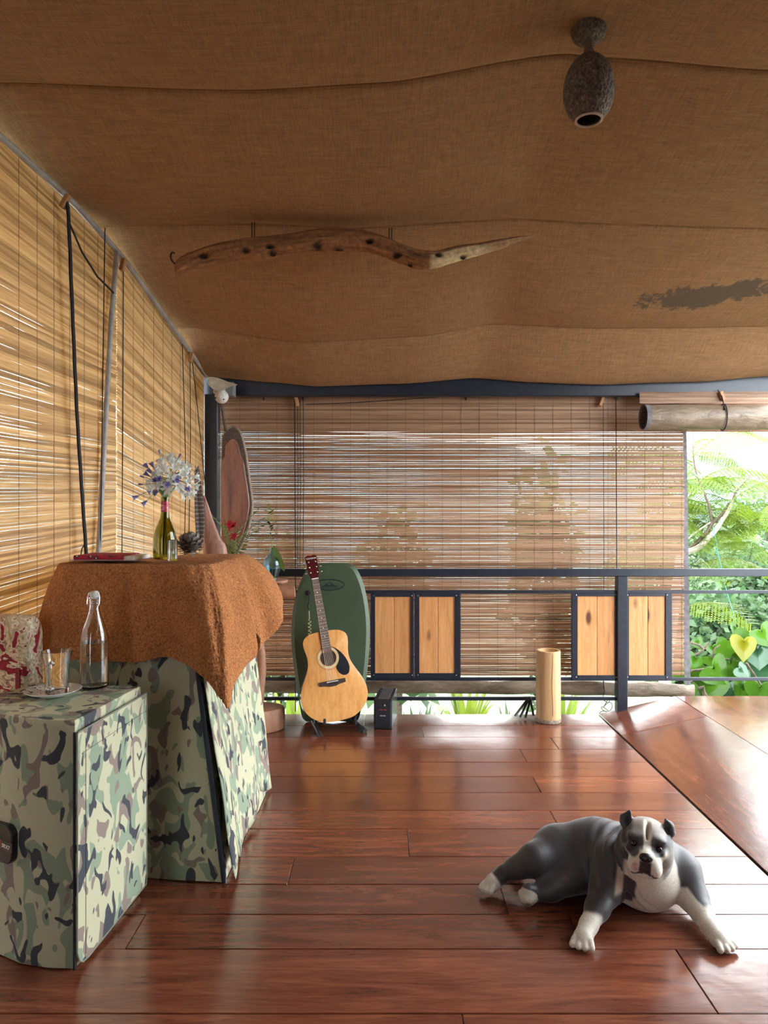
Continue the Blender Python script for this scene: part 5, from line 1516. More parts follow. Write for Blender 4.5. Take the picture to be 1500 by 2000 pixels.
hs_ = MB().prism([(-0.022, 0.0), (0.022, 0.0), (0.034, 0.032), (0.036, 0.10), (0.038, 0.150), (0.016, 0.158), (0.0, 0.152), (-0.016, 0.158), (-0.038, 0.150), (-0.036, 0.10), (-0.034, 0.032)], HMx, -0.008, 0.006, 0.001).build('headstock', plain('dark_red_headstock', (0.085, 0.010, 0.012), 0.2), gt)
text_part('headstock_text', 'YAMAHA', HMx @ Matrix.Translation((0, 0.134, 0.0064)), 0.0165, MAT['white_paint'], hs_, 0.0004)
for s in (-1, 1):
    for k in range(3):
        v = 0.038 + 0.036 * k
        tn = MB(); tn.lathe([(0, 0.006), (0.0055, 0.006), (0.0055, 0.009), (0.003, 0.010), (0.003, 0.018), (0, 0.018)], HMx @ Vector((s * 0.022, v, 0)), 10, HMx.to_3x3())
        tn.tube([HMx @ Vector((s * 0.030, v, -0.003)), HMx @ Vector((s * 0.043, v, -0.003))], 0.002, 6)
        tn.ell(HMx @ Vector((s * 0.050, v, -0.003)), (0.008, 0.004, 0.009), 10, 6, HMx.to_3x3())
        tn.build('tuning_peg', MAT['chrome'], hs_, smooth=True)
for i in range(6):
    u0, u1 = -0.027 + i * 0.0108, -0.0175 + i * 0.007
    MB().tube([GM @ Vector((u0, 0.238, 0.0125)), GM @ Vector((u1, NV + 0.003, 0.0122))], 0.0004 + 0.00006 * (5 - i), 4).build('string', MAT['string_metal'], gt)

# guitar stand
gs = thing('guitar_stand', (G0.x, 4.42, 0.0), 'black tubular A-frame stand holding the acoustic guitar', 'stand')
def st(pts, r=0.010, name='leg', mat='black'): return MB().tube(pts, r, 8).build(name, MAT[mat], gs, smooth=True)
fl1, fl2 = P(611, 1408, 4.45), P(626, 1438, 4.32)
fr1, fr2 = P(688, 1405, 4.5), P(711, 1426, 4.40)
st([fl1 + Vector((0, 0, 0.0)), fl2], 0.013, 'foot'); st([fr1, fr2], 0.013, 'foot')
for (a, b) in ((fl1, fl2), (fr1, fr2)):
    d_ = (b - a).normalized()
    st([b - d_ * 0.03, b + d_ * 0.012], 0.0165, 'rubber_cap', 'rubber')
st([fl1.lerp(fl2, .4), P(614, 1392, 4.46), P(640, 1350, 4.535), P(655, 1290, 4.570)], 0.009, 'upright')
st([fr1.lerp(fr2, .3), P(690, 1395, 4.5), P(672, 1350, 4.54), P(658, 1290, 4.570)], 0.009, 'upright')
st([P(612, 1398, 4.47), P(700, 1398, 4.49)], 0.008, 'cross_bar')
for x in (634, 694):
    st([P(x, 1400, 4.49), P(x, 1412, 4.40), P(x, 1413, 4.345), P(x, 1405, 4.335)], 0.0085, 'cradle_arm', 'rubber')

# ------------------------------------------------------------------ black power box
ub = thing('battery_box', P(750, 1424, 4.46), 'black battery backup box on the floor right of the guitar', 'electronics')
ud = Vector((0.118, 0.985, 0)).normalized(); uu = Vector((ud.y, -ud.x, 0))
UM = Matrix(((uu.x, ud.x, 0, -0.0065), (uu.y, ud.y, 0, 4.458), (0, 0, 1, 0.001), (0, 0, 0, 1)))
ubody = MB().box((-0.0575, 0, 0), (0.0575, 0.295, 0.183), 0.003, UM).build('case', plain('dark_blue_black_case', (0.012, 0.014, 0.022), 0.35), ub)
MB().box((-0.035, 0.02, 0.182), (0.035, 0.28, 0.1845), 0.001, UM).build('top_vent', plain('grey_vent', (0.10, 0.10, 0.10), 0.5), ub)
vm = mesh_only(MB().box((-0.033, 0, 0), (0.033, 0.004, 0.0015)), 'vent_slot', MAT['dark_void'])
for i in range(10): inst(vm, 'vent_slot', ub, UM @ Vector((0, 0.03 + i * 0.025, 0.1842)), M=UM.to_3x3())
fpan = MB().box((-0.050, -0.004, 0.012), (0.050, 0.001, 0.172), 0.0015, UM).build('front_panel', plain('front_panel', (0.008, 0.010, 0.016), 0.3), ub)
UF = UM @ Matrix.Translation((0, -0.0046, 0)) @ Matrix.Rotation(math.radians(90), 4, 'X')
text_part('panel_mark', 'A', UF @ Matrix.Translation((0.012, 0.148, 0)), 0.018, MAT['white_paint'], fpan, 0.0004)
MB().box((-0.022, 0.118, 0), (0.001, 0.1215, 0.0006), 0, UF).build('red_print', MAT['red_paint'], fpan)
MB().box((0.007, 0.118, 0), (0.025, 0.1215, 0.0006), 0, UF).build('red_print', MAT['red_paint'], fpan)
MB().prism(rrect(0.036, 0.006, 0.0028), UF @ Matrix.Translation((0, 0.083, 0)), 0, 0.0012).build('button', MAT['grey_print'], fpan)

# ------------------------------------------------------------------ bamboo section used as a stool
st0 = (xx(1071, 4.63), 4.63, 0.001)
bs = thing('bamboo_stool', st0, 'upright hollow section of thick bamboo standing by the railing', 'stool')
mb = MB()
prof = [(0.0, 0.0), (0.078, 0.0), (0.080, 0.02), (0.0785, 0.06), (0.079, 0.2), (0.077, 0.42), (0.0775, 0.455), (0.074, 0.458), (0.063, 0.457), (0.062, 0.43), (0.0, 0.428)]
mb.lathe(prof, st0, 36); mb.build('culm', MAT['bamboo_stool'], bs, smooth=True)
MB().lathe([(0.0795, 0.0), (0.0812, 0.004), (0.0806, 0.022), (0.0785, 0.028)], st0, 36, caps=False).build('worn_base', plain('worn_grey_rim', (0.28, 0.22, 0.17), 0.8, nscale=60, namt=.5), bs, smooth=True)
crk = [Vector(st0) + Vector((0.0795 * math.sin(0.10 + 0.03 * math.sin(z * 19)), -0.0795 * math.cos(0.10 + 0.03 * math.sin(z * 19)), z)) for z in np.linspace(0.05, 0.45, 20)]
MB().tube(crk, 0.0010, 5).build('crack', MAT['dark_void'], bs)

# folded black tripod behind the stool
tp = thing('folded_tripod', (xx(1022, 4.70), 4.70, 0), 'small folded black tripod lying behind the bamboo stool', 'tripod')
for a, b in (((1006, 1398), (1030, 1366)), ((1016, 1401), (1032, 1366)), ((1026, 1402), (1036, 1366)), ((1042, 1398), (1036, 1366))):
    p, q = P(a[0], a[1], 4.66), P(b[0], b[1], 4.72)
    p.z = max(p.z, 0.009)
    MB().tube([p, q], 0.008, 7).build('leg', MAT['black'], tp, smooth=True)
MB().ell(P(1034, 1366, 4.72), 0.017, 10, 8).build('hub', MAT['black'], tp, smooth=True)

# ------------------------------------------------------------------ driftwood stand behind the tall loudspeaker
ds = thing('driftwood_stand', (-0.80, 4.47, 0), 'driftwood plant stand on a round log base behind the tall loudspeaker', 'stand')
rws = []
for z, rr in ((0.0, .165), (0.01, .172), (0.06, .174), (0.12, .172), (0.133, .166), (0.135, .14), (0.135, 0.01)):
    rws.append([(-0.80 + rr * (1 + .05 * math.sin(3 * a + 1)) * math.cos(a), 4.47 + rr * (1 + .05 * math.sin(3 * a + 1)) * math.sin(a) * .8, z + .001) for a in np.linspace(0, 2 * math.pi, 33)[:-1]])
loft(rws).build('log_base', MAT['cut_wood'], ds, smooth=True)
def branch(pts, r, name, n_=24):
    pp_ = smoothpath([tuple(p) for p in pts], n_); rr = np.interp(np.linspace(0, 1, n_), np.linspace(0, 1, len(r)), r)
    rr = [q * (1 + .12 * mnoise.noise(Vector((i * .4, 2, 1)))) for i, q in enumerate(rr)]
    return MB().tube(pp_, rr, 12).build(name, MAT['cut_wood'], ds, smooth=True)
branch([(-0.80, 4.47, 0.12), P(506, 1345, 4.45), P(510, 1290, 4.45), P(500, 1220, 4.47), (-0.80, 4.48, 0.86)], [0.05, 0.034, 0.03, 0.036, 0.05], 'trunk')
branch([(-1.04, 4.50, 0.875), (-0.90, 4.48, 0.87), (-0.72, 4.45, 0.873), P(556, 1156, 4.42), P(576, 1155, 4.42)], [0.05, 0.055, 0.048, 0.045, 0.036], 'branch')
MB().prism(rrect(0.46, 0.17, 0.07), Matrix.Translation((-0.83, 4.46, 0)), 0.915, 0.93, 0.003).build('top_board', MAT['cut_wood'], ds)

# blue glass vase with a leafy sprig
VC = (xx(532, 4.42), 4.42, 0.931)
bv = thing('blue_vase', VC, 'pale blue bulbous glass vase beside the towel', 'vase')
vp = [(0.0, 0.0), (0.026, 0.0), (0.036, 0.02), (0.050, 0.06), (0.055, 0.095), (0.049, 0.128), (0.032, 0.152), (0.017, 0.166), (0.014, 0.185), (0.016, 0.20), (0.0135, 0.20), (0.0115, 0.185), (0.0145, 0.166), (0.029, 0.15), (0.046, 0.127), (0.052, 0.095), (0.047, 0.06), (0.033, 0.022), (0.0, 0.008)]
MB().lathe(vp, VC, 28).build('glass_body', MAT['blue_glass'], bv, smooth=True)
LEAF = leafmat('sprig_leaf', (0.10, 0.20, 0.04), (0.26, 0.38, 0.10), 0.35)
sg = thing('leafy_sprig', (VC[0], VC[1], VC[2] + 0.02), 'thin leafy sprig with one broad leaf in the blue vase', 'plant')
stem = smoothpath([(VC[0], VC[1], VC[2] + 0.02), (VC[0] - .004, VC[1], VC[2] + 0.20), tuple(P(530, 1050, 4.42)), tuple(P(526, 1015, 4.42)), tuple(P(523, 985, 4.42))], 26)
MB().tube(stem, 0.0022, 6).build('stem', LEAF, sg)
def leafshape(L, W, nseg=6, droop=.25):
    mb = MB(); vs = []; fs = []
    for i in range(nseg + 1):
        t = i / nseg; w = W * math.sin(math.pi * min(1, t * .97 + .02)) ** .8
        z = -droop * L * t * t
        vs += [(t * L, -w, z + w * .25), (t * L, 0, z), (t * L, w, z + w * .25)]
    for i in range(nseg):
        a = 3 * i
        fs += [(a, a + 3, a + 4, a + 1), (a + 1, a + 4, a + 5, a + 2)]
    mb.add(vs, fs); return mb
small = mesh_only(leafshape(0.045, 0.006), 'leaflet', LEAF, True); bigl = mesh_only(leafshape(0.17, 0.022), 'broad_leaf', LEAF, True)
dry = mesh_only(leafshape(0.035, 0.006), 'dry_leaflet', plain('dry_brown_leaf', (0.09, 0.06, 0.04), 0.8), True)
rl = random.Random(4)
for i in range(26):
    p = stem[min(25, 12 + i // 2)]
    az = rl.uniform(0, 6.28)
    inst(small if (i // 2) > 5 else dry, 'leaflet', sg, p, M=Matrix.Rotation(az, 3, 'Z') @ Matrix.Rotation(-rl.uniform(.1, .7), 3, 'Y') * 1.5)
inst(bigl, 'broad_leaf', sg, P(534, 1065, 4.40), M=Matrix.Rotation(-0.5, 3, 'Z') @ Matrix.Rotation(1.15, 3, 'Y') @ Matrix.Rotation(1.2, 3, 'X'))

# fern with red flowers
fn = thing('potted_fern', (-0.945, 4.46, 0.931), 'small fern with red flowers rising behind the towel, before the wooden slab', 'plant')
MB().lathe([(0, 0), (0.04, 0), (0.052, 0.085), (0.057, 0.085), (0.057, 0.105), (0.048, 0.105), (0.046, 0.09), (0, 0.088)], (-0.945, 4.46, 0.931), 20).build('pot', plain('clay_pot', (0.33, 0.14, 0.08), 0.8), fn, smooth=True)
FL = leafmat('fern_frond_leaf', (0.12, 0.17, 0.05), (0.30, 0.34, 0.14), 0.35)
mb = MB()
for i in range(14):
    t = i / 13; x = 0.26 * t; z = 0.02 * math.sin(t * 3) - .10 * t * t
    w = 0.045 * (1 - t) ** .7 + .004
    for s in (-1, 1):
        mb.add([(x, 0, z), (x + .012, s * w * .5, z - .003), (x + .016, s * w, z - .010), (x + .004, s * w * .5, z - .003)], [(0, 1, 2, 3)])
mb.tube([(0.26 * t, 0, 0.02 * math.sin(t * 3) - .10 * t * t) for t in np.linspace(0, 1, 8)], 0.0018, 4)
FRN = mesh_only(mb, 'frond', FL)
for i in range(11):
    az = rl.uniform(0, 6.28)
    inst(FRN, 'frond', fn, (-0.945, 4.46, 1.03), M=Matrix.Rotation(az, 3, 'Z') @ Matrix.Rotation(-rl.uniform(.95, 1.45), 3, 'Y') @ Matrix.Rotation(rl.uniform(-1, 1), 3, 'X') * rl.uniform(1.0, 1.35))
RED = plain('red_petal', (0.55, 0.02, 0.06), 0.5)
mb = MB()
for a in range(6):
    c, s = math.cos(a * 1.047), math.sin(a * 1.047)
    mb.add([(0, 0, 0), (.012 * c - .007 * s, .012 * s + .007 * c, .010), (.026 * c, .026 * s, .012), (.012 * c + .007 * s, .012 * s - .007 * c, .010)], [(0, 1, 2, 3)])
RF = mesh_only(mb, 'red_flower', RED)
for (x, y) in ((455, 1030), (450, 1024), (461, 1026), (456, 1048), (452, 1034), (461, 1050)):
    q = P(x, y, 4.42)
    inst(RF, 'red_flower', fn, q, M=Matrix.Rotation(rl.uniform(.6, 1.6), 3, 'X') @ Matrix.Rotation(rl.uniform(-1, 1), 3, 'Y') * 1.2)
    MB().tube([(-0.945, 4.46, 1.03), Vector((-0.945, 4.46, 1.03)).lerp(q, .6) + Vector((0.01, 0, 0.01)), q], 0.0013, 4).build('flower_stem', FL, fn)

# big wooden slab hung beside the corner post
wsl = thing('wooden_slab', P(462, 1060, 4.72), 'long live-edge slab of reddish wood hung beside the corner post', 'wood slab')
sl_px = [(434, 850), (443, 838), (455, 831), (466, 838), (473, 856), (480, 885), (484, 915), (489, 950), (493, 985), (489, 1015), (482, 1040), (474, 1062), (462, 1085), (448, 1095), (437, 1080), (432, 1040), (431, 980), (432, 900)]
spts = smoothpath(sl_px + [sl_px[0]], 70)[:-1]
SM = Matrix.Translation((0, 4.70, 0)) @ Matrix.Rotation(math.radians(90), 4, 'X')      # (u, v, w) -> x, z, -y
o2 = [(xx(x, 4.70), zz(y, 4.70)) for x, y in spts]
MB().prism(o2, SM, -0.05, -0.002, 0.0).build('bark_edge', plain('pale_bark_edge', (0.36, 0.26, 0.20), 0.85, nscale=40, namt=.35, bump=.5), wsl, smooth=True)
cu_, cv_ = sum(p[0] for p in o2) / len(o2), sum(p[1] for p in o2) / len(o2)
WS = woodmat('red_slab_wood', (0.10, 0.032, 0.018), (0.24, 0.085, 0.042), (0.34, 0.14, 0.07), 0.35, (7, 7, 0.9), 2.2, 0.2, 0.0)
nzs = WS.node_tree
inner_ = []
for (u, v) in o2:
    k = 0.90 if v < 1.75 else 0.72
    inner_.append((cu_ - 0.008 + (u - cu_) * k, cv_ + (v - cv_) * (0.94 if v < cv_ else 0.80)))
MB().prism(inner_, SM, -0.002, 0.008, 0.004).build('red_face', WS, wsl, smooth=True)
MB().prism([(cu_ + (u - cu_) * .95, cv_ + (v - cv_) * .97) for u, v in o2], SM, -0.003, 0.002, 0.001).build('grey_face', plain('weathered_grey_wood', (0.10, 0.075, 0.06), 0.8, nscale=50, namt=.4), wsl)
MB().tube([P(441, 842, 4.70), P(437, 815, 4.74), P(433, 790, 4.78), P(432, 772, 4.80)], [0.012, 0.010, 0.010, 0.008], 7).build('hanging_strap', MAT['bark'], wsl, smooth=True)

# dried palm spathe standing behind the table
sp_pts = [Vector((-0.865, 3.70, 0.004)), Vector((-0.868, 3.68, 0.6)), P(418, 1090, 3.66), P(410, 1050, 3.66), P(403, 1010, 3.66), P(398, 968, 3.66)]
pp_ = smoothpath([tuple(p) for p in sp_pts], 30)
mb = MB(); rws = []
for i, p in enumerate(pp_):
    t = i / 29
    w = float(np.interp(t, [0, .3, .55, .75, .9, 1], [.06, .07, .048, .030, .015, .002]))
    rws.append([(p[0] + w * math.sin(a) * (1.15 if a > 0 else .85) + .004 * math.sin(6 * a + 2), p[1] - w * .55 * math.cos(a), p[2]) for a in np.linspace(-1.9, 1.9, 15)])
mb.grid(rws)
o = mb.build('palm_spathe', woodmat('dried_spathe', (0.18, 0.075, 0.05), (0.36, 0.18, 0.13), (0.50, 0.30, 0.23), 0.6, (16, 16, 1), 2.0, 0.3, 0), None, smooth='all', fix=False)
o.modifiers.new('thickness', 'SOLIDIFY').thickness = 0.004
tag(o, 'curled dried palm spathe standing before the black corner post', 'dried plant')

# ------------------------------------------------------------------ security camera in the corner
sc2 = thing('security_camera', P(432, 788, 4.62), 'white dome security camera with a cloth tied over its bracket, in the corner', 'camera')
MB().box(tuple(P(438, 773, 4.66)), tuple(P(461, 750, 4.74)), 0.004).build('junction_box', plain('grey_box', (0.20, 0.20, 0.21), 0.5), sc2)
rws = []
for i, (xa, ya, yb_) in enumerate(((405, 737, 752), (414, 736, 760), (424, 738, 763), (434, 741, 762), (444, 745, 757), (456, 749, 753), (462, 750, 752))):
    rws.append([tuple(P(xa + q_, y, Y)) for (y, Y, q_) in ((ya, 4.60, 0), (ya, 4.72, 0), (yb_, 4.70, 2), (yb_, 4.58, 2))])
loft(rws).build('tied_cloth', MAT['white_cloth'], sc2, smooth=True)
MB().tube([P(424, 760, 4.64), P(432, 766, 4.63), P(433, 772, 4.62)], [0.035, 0.032, 0.028], 14).build('neck', MAT['white_cloth'], sc2, smooth=True)
MB().ell(P(433, 775, 4.62), 0.044, 20, 14).build('dome', MAT['white_plastic'], sc2, smooth='all')
MB().ell(P(421, 777, 4.575), 0.006, 10, 8).build('lens', MAT['black'], sc2, smooth='all'); MB().ell(P(437, 780, 4.572), 0.005, 10, 8).build('lens', MAT['black'], sc2, smooth='all')
# ------------------------------------------------------------------ things on the towel
TP = TT + 0.012                                                   # top of the towel pile
WB = Vector((-0.868, 2.84, TP))
wn = thing('wine_bottle', WB, 'olive green wine bottle with a red neck label used as a flower vase', 'bottle')
po = [(0, 0.006), (0.030, 0.0), (0.041, 0.002), (0.0455, 0.010), (0.046, 0.03), (0.0455, 0.080), (0.040, 0.112), (0.028, 0.140), (0.0185, 0.165), (0.0155, 0.190), (0.0148, 0.236), (0.0165, 0.237), (0.0165, 0.246), (0.0145, 0.247)]
pi_ = [(0.0115, 0.247), (0.0125, 0.19), (0.0155, 0.165), (0.025, 0.14), (0.037, 0.112), (0.0425, 0.08), (0.043, 0.03), (0.041, 0.014), (0.0, 0.016)]
MB().lathe(po + pi_, WB, 32).build('glass_body', MAT['green_glass'], wn, smooth=True)
n = NT('red_neck_label'); f = n.noise(n.coord('Object'), 90, 2)
n.set(Base_Color=n.ramp(f, [(0.5, (0.42, 0.012, 0.045)), (0.62, (0.62, 0.25, 0.25))]), Roughness=0.35)
MB().lathe([(0.0162, 0.188), (0.0158, 0.190), (0.0154, 0.229), (0.0150, 0.231)], WB, 28, caps=False).build('neck_label', n.m, wn, smooth=True)

STEM = leafmat('flower_stem_green', (0.10, 0.20, 0.04), (0.20, 0.32, 0.08), 0.2)
def floret(petal, L=0.026, W=0.0062, flare=0.75):
    mb = MB()
    for a in range(6):
        an = a * math.pi / 3 + (0.2 if a % 2 else 0)
        c, s = math.cos(an), math.sin(an)
        def q(r, w, z): return (r * c - w * s, r * s + w * c, z)
        mb.add([q(0.0015, 0, 0), q(0.004, W * .6, L * .45), q(0.004, -W * .6, L * .45), q(L * .45 * flare, W, L * .85), q(L * .45 * flare, -W, L * .85), q(L * .9 * flare, 0, L * (1.0 - .1 * flare))], [(0, 1, 2), (1, 3, 4, 2), (3, 5, 4)])
    return mesh_only(mb, 'floret', petal)
WP = leafmat('white_petal', (0.72, 0.77, 0.72), (0.88, 0.90, 0.88), 0.3, 0.6)
PP = leafmat('lilac_petal', (0.16, 0.15, 0.42), (0.36, 0.34, 0.68), 0.3, 0.6)
FW, FP, FB = floret(WP, 0.027, 0.0046, 0.95), floret(PP, 0.030, 0.006, 0.55), floret(PP, 0.028, 0.004, 0.2)
rq = random.Random(21)
def umbel(name, label, neck, C, items, meshes, leafy):
    root = thing(name, WB + Vector((0, 0, 0.03)), label, 'flower', 'agapanthus in the wine bottle')
    base = WB + Vector((neck, 0, 0.02))
    MB().tube(smoothpath([tuple(base), tuple(WB + Vector((neck * .3, 0, 0.20))), tuple(WB + Vector((neck * .4, 0, 0.26))), tuple(C)], 16), 0.0028, 6).build('stem', STEM, root, smooth=True)
    for (p, me, sc) in items:
        d = (Vector(p) - Vector(C)).normalized()
        e = Vector(p) - d * 0.022 * sc
        mid = Vector(C).lerp(e, .5) + Vector((0, 0, 0.006))
        MB().tube([C, mid, e], 0.0012, 4, False).build('pedicel', STEM, root)
        z = d; x = z.orthogonal().normalized(); y = z.cross(x)
        M = Matrix((x, y, z)).transposed() @ Matrix.Rotation(rq.random() * 6, 3, 'Z') * sc
        inst(me, 'floret', root, e, M=M)
    return root
Cw = P(334, 940, 2.84)
items = []
for i in range(40):
    th = math.acos(1 - 1.55 * (i + .5) / 40); ph = i * 2.39996
    d = Vector((math.sin(th) * math.cos(ph), math.sin(th) * math.sin(ph), math.cos(th)))
    R = rq.uniform(.085, .118)
    items.append((Cw + Vector((d.x * R * .86 + 0.006, d.y * R * .86, d.z * R * 1.0)), FW if rq.random() < .95 else FP, rq.uniform(1.15, 1.45)))
umbel('agapanthus_stem', 'full white agapanthus head in the olive bottle', 0.006, Cw, items, None, False)
Cp = P(320, 948, 2.82)
items = []
for (x, y, Y, m) in ((272, 946, 2.80, FB), (262, 972, 2.78, FP), (292, 962, 2.8, FP), (280, 984, 2.79, FP), (366, 955, 2.80, FP), (290, 918, 2.80, FP), (284, 908, 2.81, FP), (296, 906, 2.79, FP), (284, 925, 2.8, FP), (312, 936, 2.74, FP), (326, 946, 2.73, FP), (345, 938, 2.74, FP), (311, 880, 2.82, FB), (352, 888, 2.80, FB), (304, 938, 2.74, FP), (275, 930, 2.82, FB)):
    items.append((P(x, y, Y), m, 1.0 if m is FP else .85))
umbel('agapanthus_stem', 'sparse drooping lilac agapanthus head in the olive bottle', -0.006, Cp, items, None, False)
lv = thing('flower_leaves', WB + Vector((0, 0, 0.2)), 'short green leaves sticking out of the olive bottle neck', 'leaves')
lm_ = mesh_only(leafshape(0.085, 0.007, 5, .1), 'leaf', STEM, True)
for i in range(9):
    inst(lm_, 'leaf', lv, WB + Vector((rq.uniform(-.006, .006), rq.uniform(-.006, .006), .235)), M=Matrix.Rotation(rq.uniform(0, 6.28), 3, 'Z') @ Matrix.Rotation(-rq.uniform(.9, 1.4), 3, 'Y') @ Matrix.Rotation(rq.uniform(-1, 1), 3, 'X'))

gl = MB().lathe([(0, 0), (0.018, 0), (0.0195, 0.003), (0.0195, 0.080), (0.0185, 0.081), (0.0178, 0.080), (0.0178, 0.008), (0, 0.007)], P(337, 1097, 2.77) * 1.0 + Vector((0, 0, 0)), 28)
zo = TP - min(v[2] for v in gl.v)
gl.v = [(x, y, z + zo) for x, y, z in gl.v]
tag(gl.build('shot_glass', MAT['glass'], smooth=True), 'small clear glass tumbler just right of the olive bottle', 'glass')

# dried seed cone
PCc = Vector((xx(371, 3.08), 3.08, TP + 0.048))
pc = thing('dried_cone', PCc - Vector((0, 0, 0.048)), 'dark dried seed cone with open scales behind the small tumbler', 'dried cone')
MB().ell(PCc, (0.042, 0.042, 0.036), 14, 10).build('core', plain('cone_core', (0.05, 0.04, 0.035), 0.9), pc, smooth=True)
mb = MB()
mb.grid([[(0.0, y, 0.003 * (1 - abs(y) / .009)) for y in (-.004, 0, .004)], [(0.014, y, 0.005 - y * y * 40) for y in (-.011, 0, .011)], [(0.024, y, 0.004 + y * y * 30) for y in (-.012, 0, .012)], [(0.028, y, 0.010) for y in (-.006, 0, .006)]])
scm = mesh_only(mb, 'scale', plain('cone_scale', (0.17, 0.145, 0.13), 0.8, nscale=120, namt=.5), True)
for i in range(58):
    z = 1 - 2 * (i + .5) / 58; ph = i * 2.39996; rr = math.sqrt(1 - z * z)
    d = Vector((rr * math.cos(ph), rr * math.sin(ph), z))
    x = d; y = Vector((0, 0, 1)).cross(x).normalized() if abs(z) < .98 else Vector((0, 1, 0)); w = x.cross(y)
    p = PCc + Vector((d.x * .034, d.y * .034, d.z * .028))
    if p.z < TP + .012: continue
    inst(scm, 'scale', pc, p, M=Matrix((x, y, w)).transposed() @ Matrix.Rotation(-.3, 3, 'Y'))

# speckled feather leaning at the back of the table
ft = thing('feather', P(392, 1084, 3.28), 'long grey banded feather standing behind the dried cone', 'feather')
fp_ = smoothpath([tuple(P(390, 1083, 3.27)), tuple(P(389, 1040, 3.29)), tuple(P(387, 990, 3.31)), tuple(P(384, 915, 3.34))], 40)
zo = TP - fp_[0][2]
fp_[:, 2] += zo * np.linspace(1, 0, 40)
MB().tube(fp_, np.linspace(.0022, .0006, 40), 5).build('quill', plain('quill', (0.45, 0.40, 0.32), 0.6), ft)
n = NT('banded_vane')
sx_ = n.node('ShaderNodeSeparateXYZ'); n.link(n.coord('Object'), sx_.inputs[0])
bnd = n.math('SINE', n.math('MULTIPLY_ADD', n.noise(n.coord('Object'), 90, 2), 4.0, n.math('MULTIPLY', sx_.outputs['Z'], 330.0)))
n.set(Base_Color=n.ramp(bnd, [(0.3, (0.13, 0.11, 0.11)), (0.75, (0.36, 0.32, 0.29))]), Roughness=0.8)
for s in (-1, 1):
    rws = []
    for i in range(3, 40):
        t = i / 39; w = 0.024 * (math.sin(math.pi * min(1, t * .93 + .02)) ** .6) * (1.15 if s > 0 else .7)
        p = fp_[i]
        rws.append([tuple(p), (p[0] + s * w * .6, p[1] - .004, p[2] + .008), (p[0] + s * w, p[1] - .003, p[2] + .016)])
    o = MB().grid(rws).build('vane', n.m, ft, smooth='all', fix=False)
    o.modifiers.new('thickness', 'SOLIDIFY').thickness = 0.0012

# notebook in a woven cover
n = NT('woven_cover')
v = n.coord('Object', (1, 1, 1))
vo = n.node('ShaderNodeTexVoronoi', distance='MANHATTAN'); vo.inputs['Scale'].default_value = 38; n.link(v, vo.inputs['Vector'])
n.set(Base_Color=n.ramp(vo.outputs['Distance'], [(0.0, (0.62, 0.50, 0.45)), (0.16, (0.62, 0.50, 0.45)), (0.2, (0.025, 0.025, 0.04)), (0.36, (0.03, 0.025, 0.04)), (0.4, (0.36, 0.012, 0.035)), (0.8, (0.42, 0.02, 0.05))], 'CONSTANT'), Roughness=0.8)
nb = thing('notebook', (-1.09, 2.86, TP), 'notebook in a red and black woven cover lying at the front of the towel', 'notebook')
NM = Matrix.Translation((-1.085, 2.855, TP)) @ Matrix.Rotation(math.radians(-2), 4, 'Z')
MB().box((-0.128, -0.085, 0.0), (0.128, 0.085, 0.003), 0.001, NM).build('back_cover', plain('lilac_board', (0.45, 0.40, 0.46), 0.7), nb)
MB().box((-0.118, -0.080, 0.003), (0.126, 0.080, 0.017), 0.001, NM).build('pages', plain('paper_edge', (0.72, 0.66, 0.55), 0.8, nscale=200), nb)
rws = [[tuple(NM @ Vector((x, y, z))) for y, z in ((-0.087, 0.004), (-0.090, 0.011), (-0.087, 0.020), (0.083, 0.021), (0.086, 0.012))] for x in np.linspace(-0.112, 0.082, 12)]
loft(rws).build('woven_wrap', n.m, nb, smooth=True)

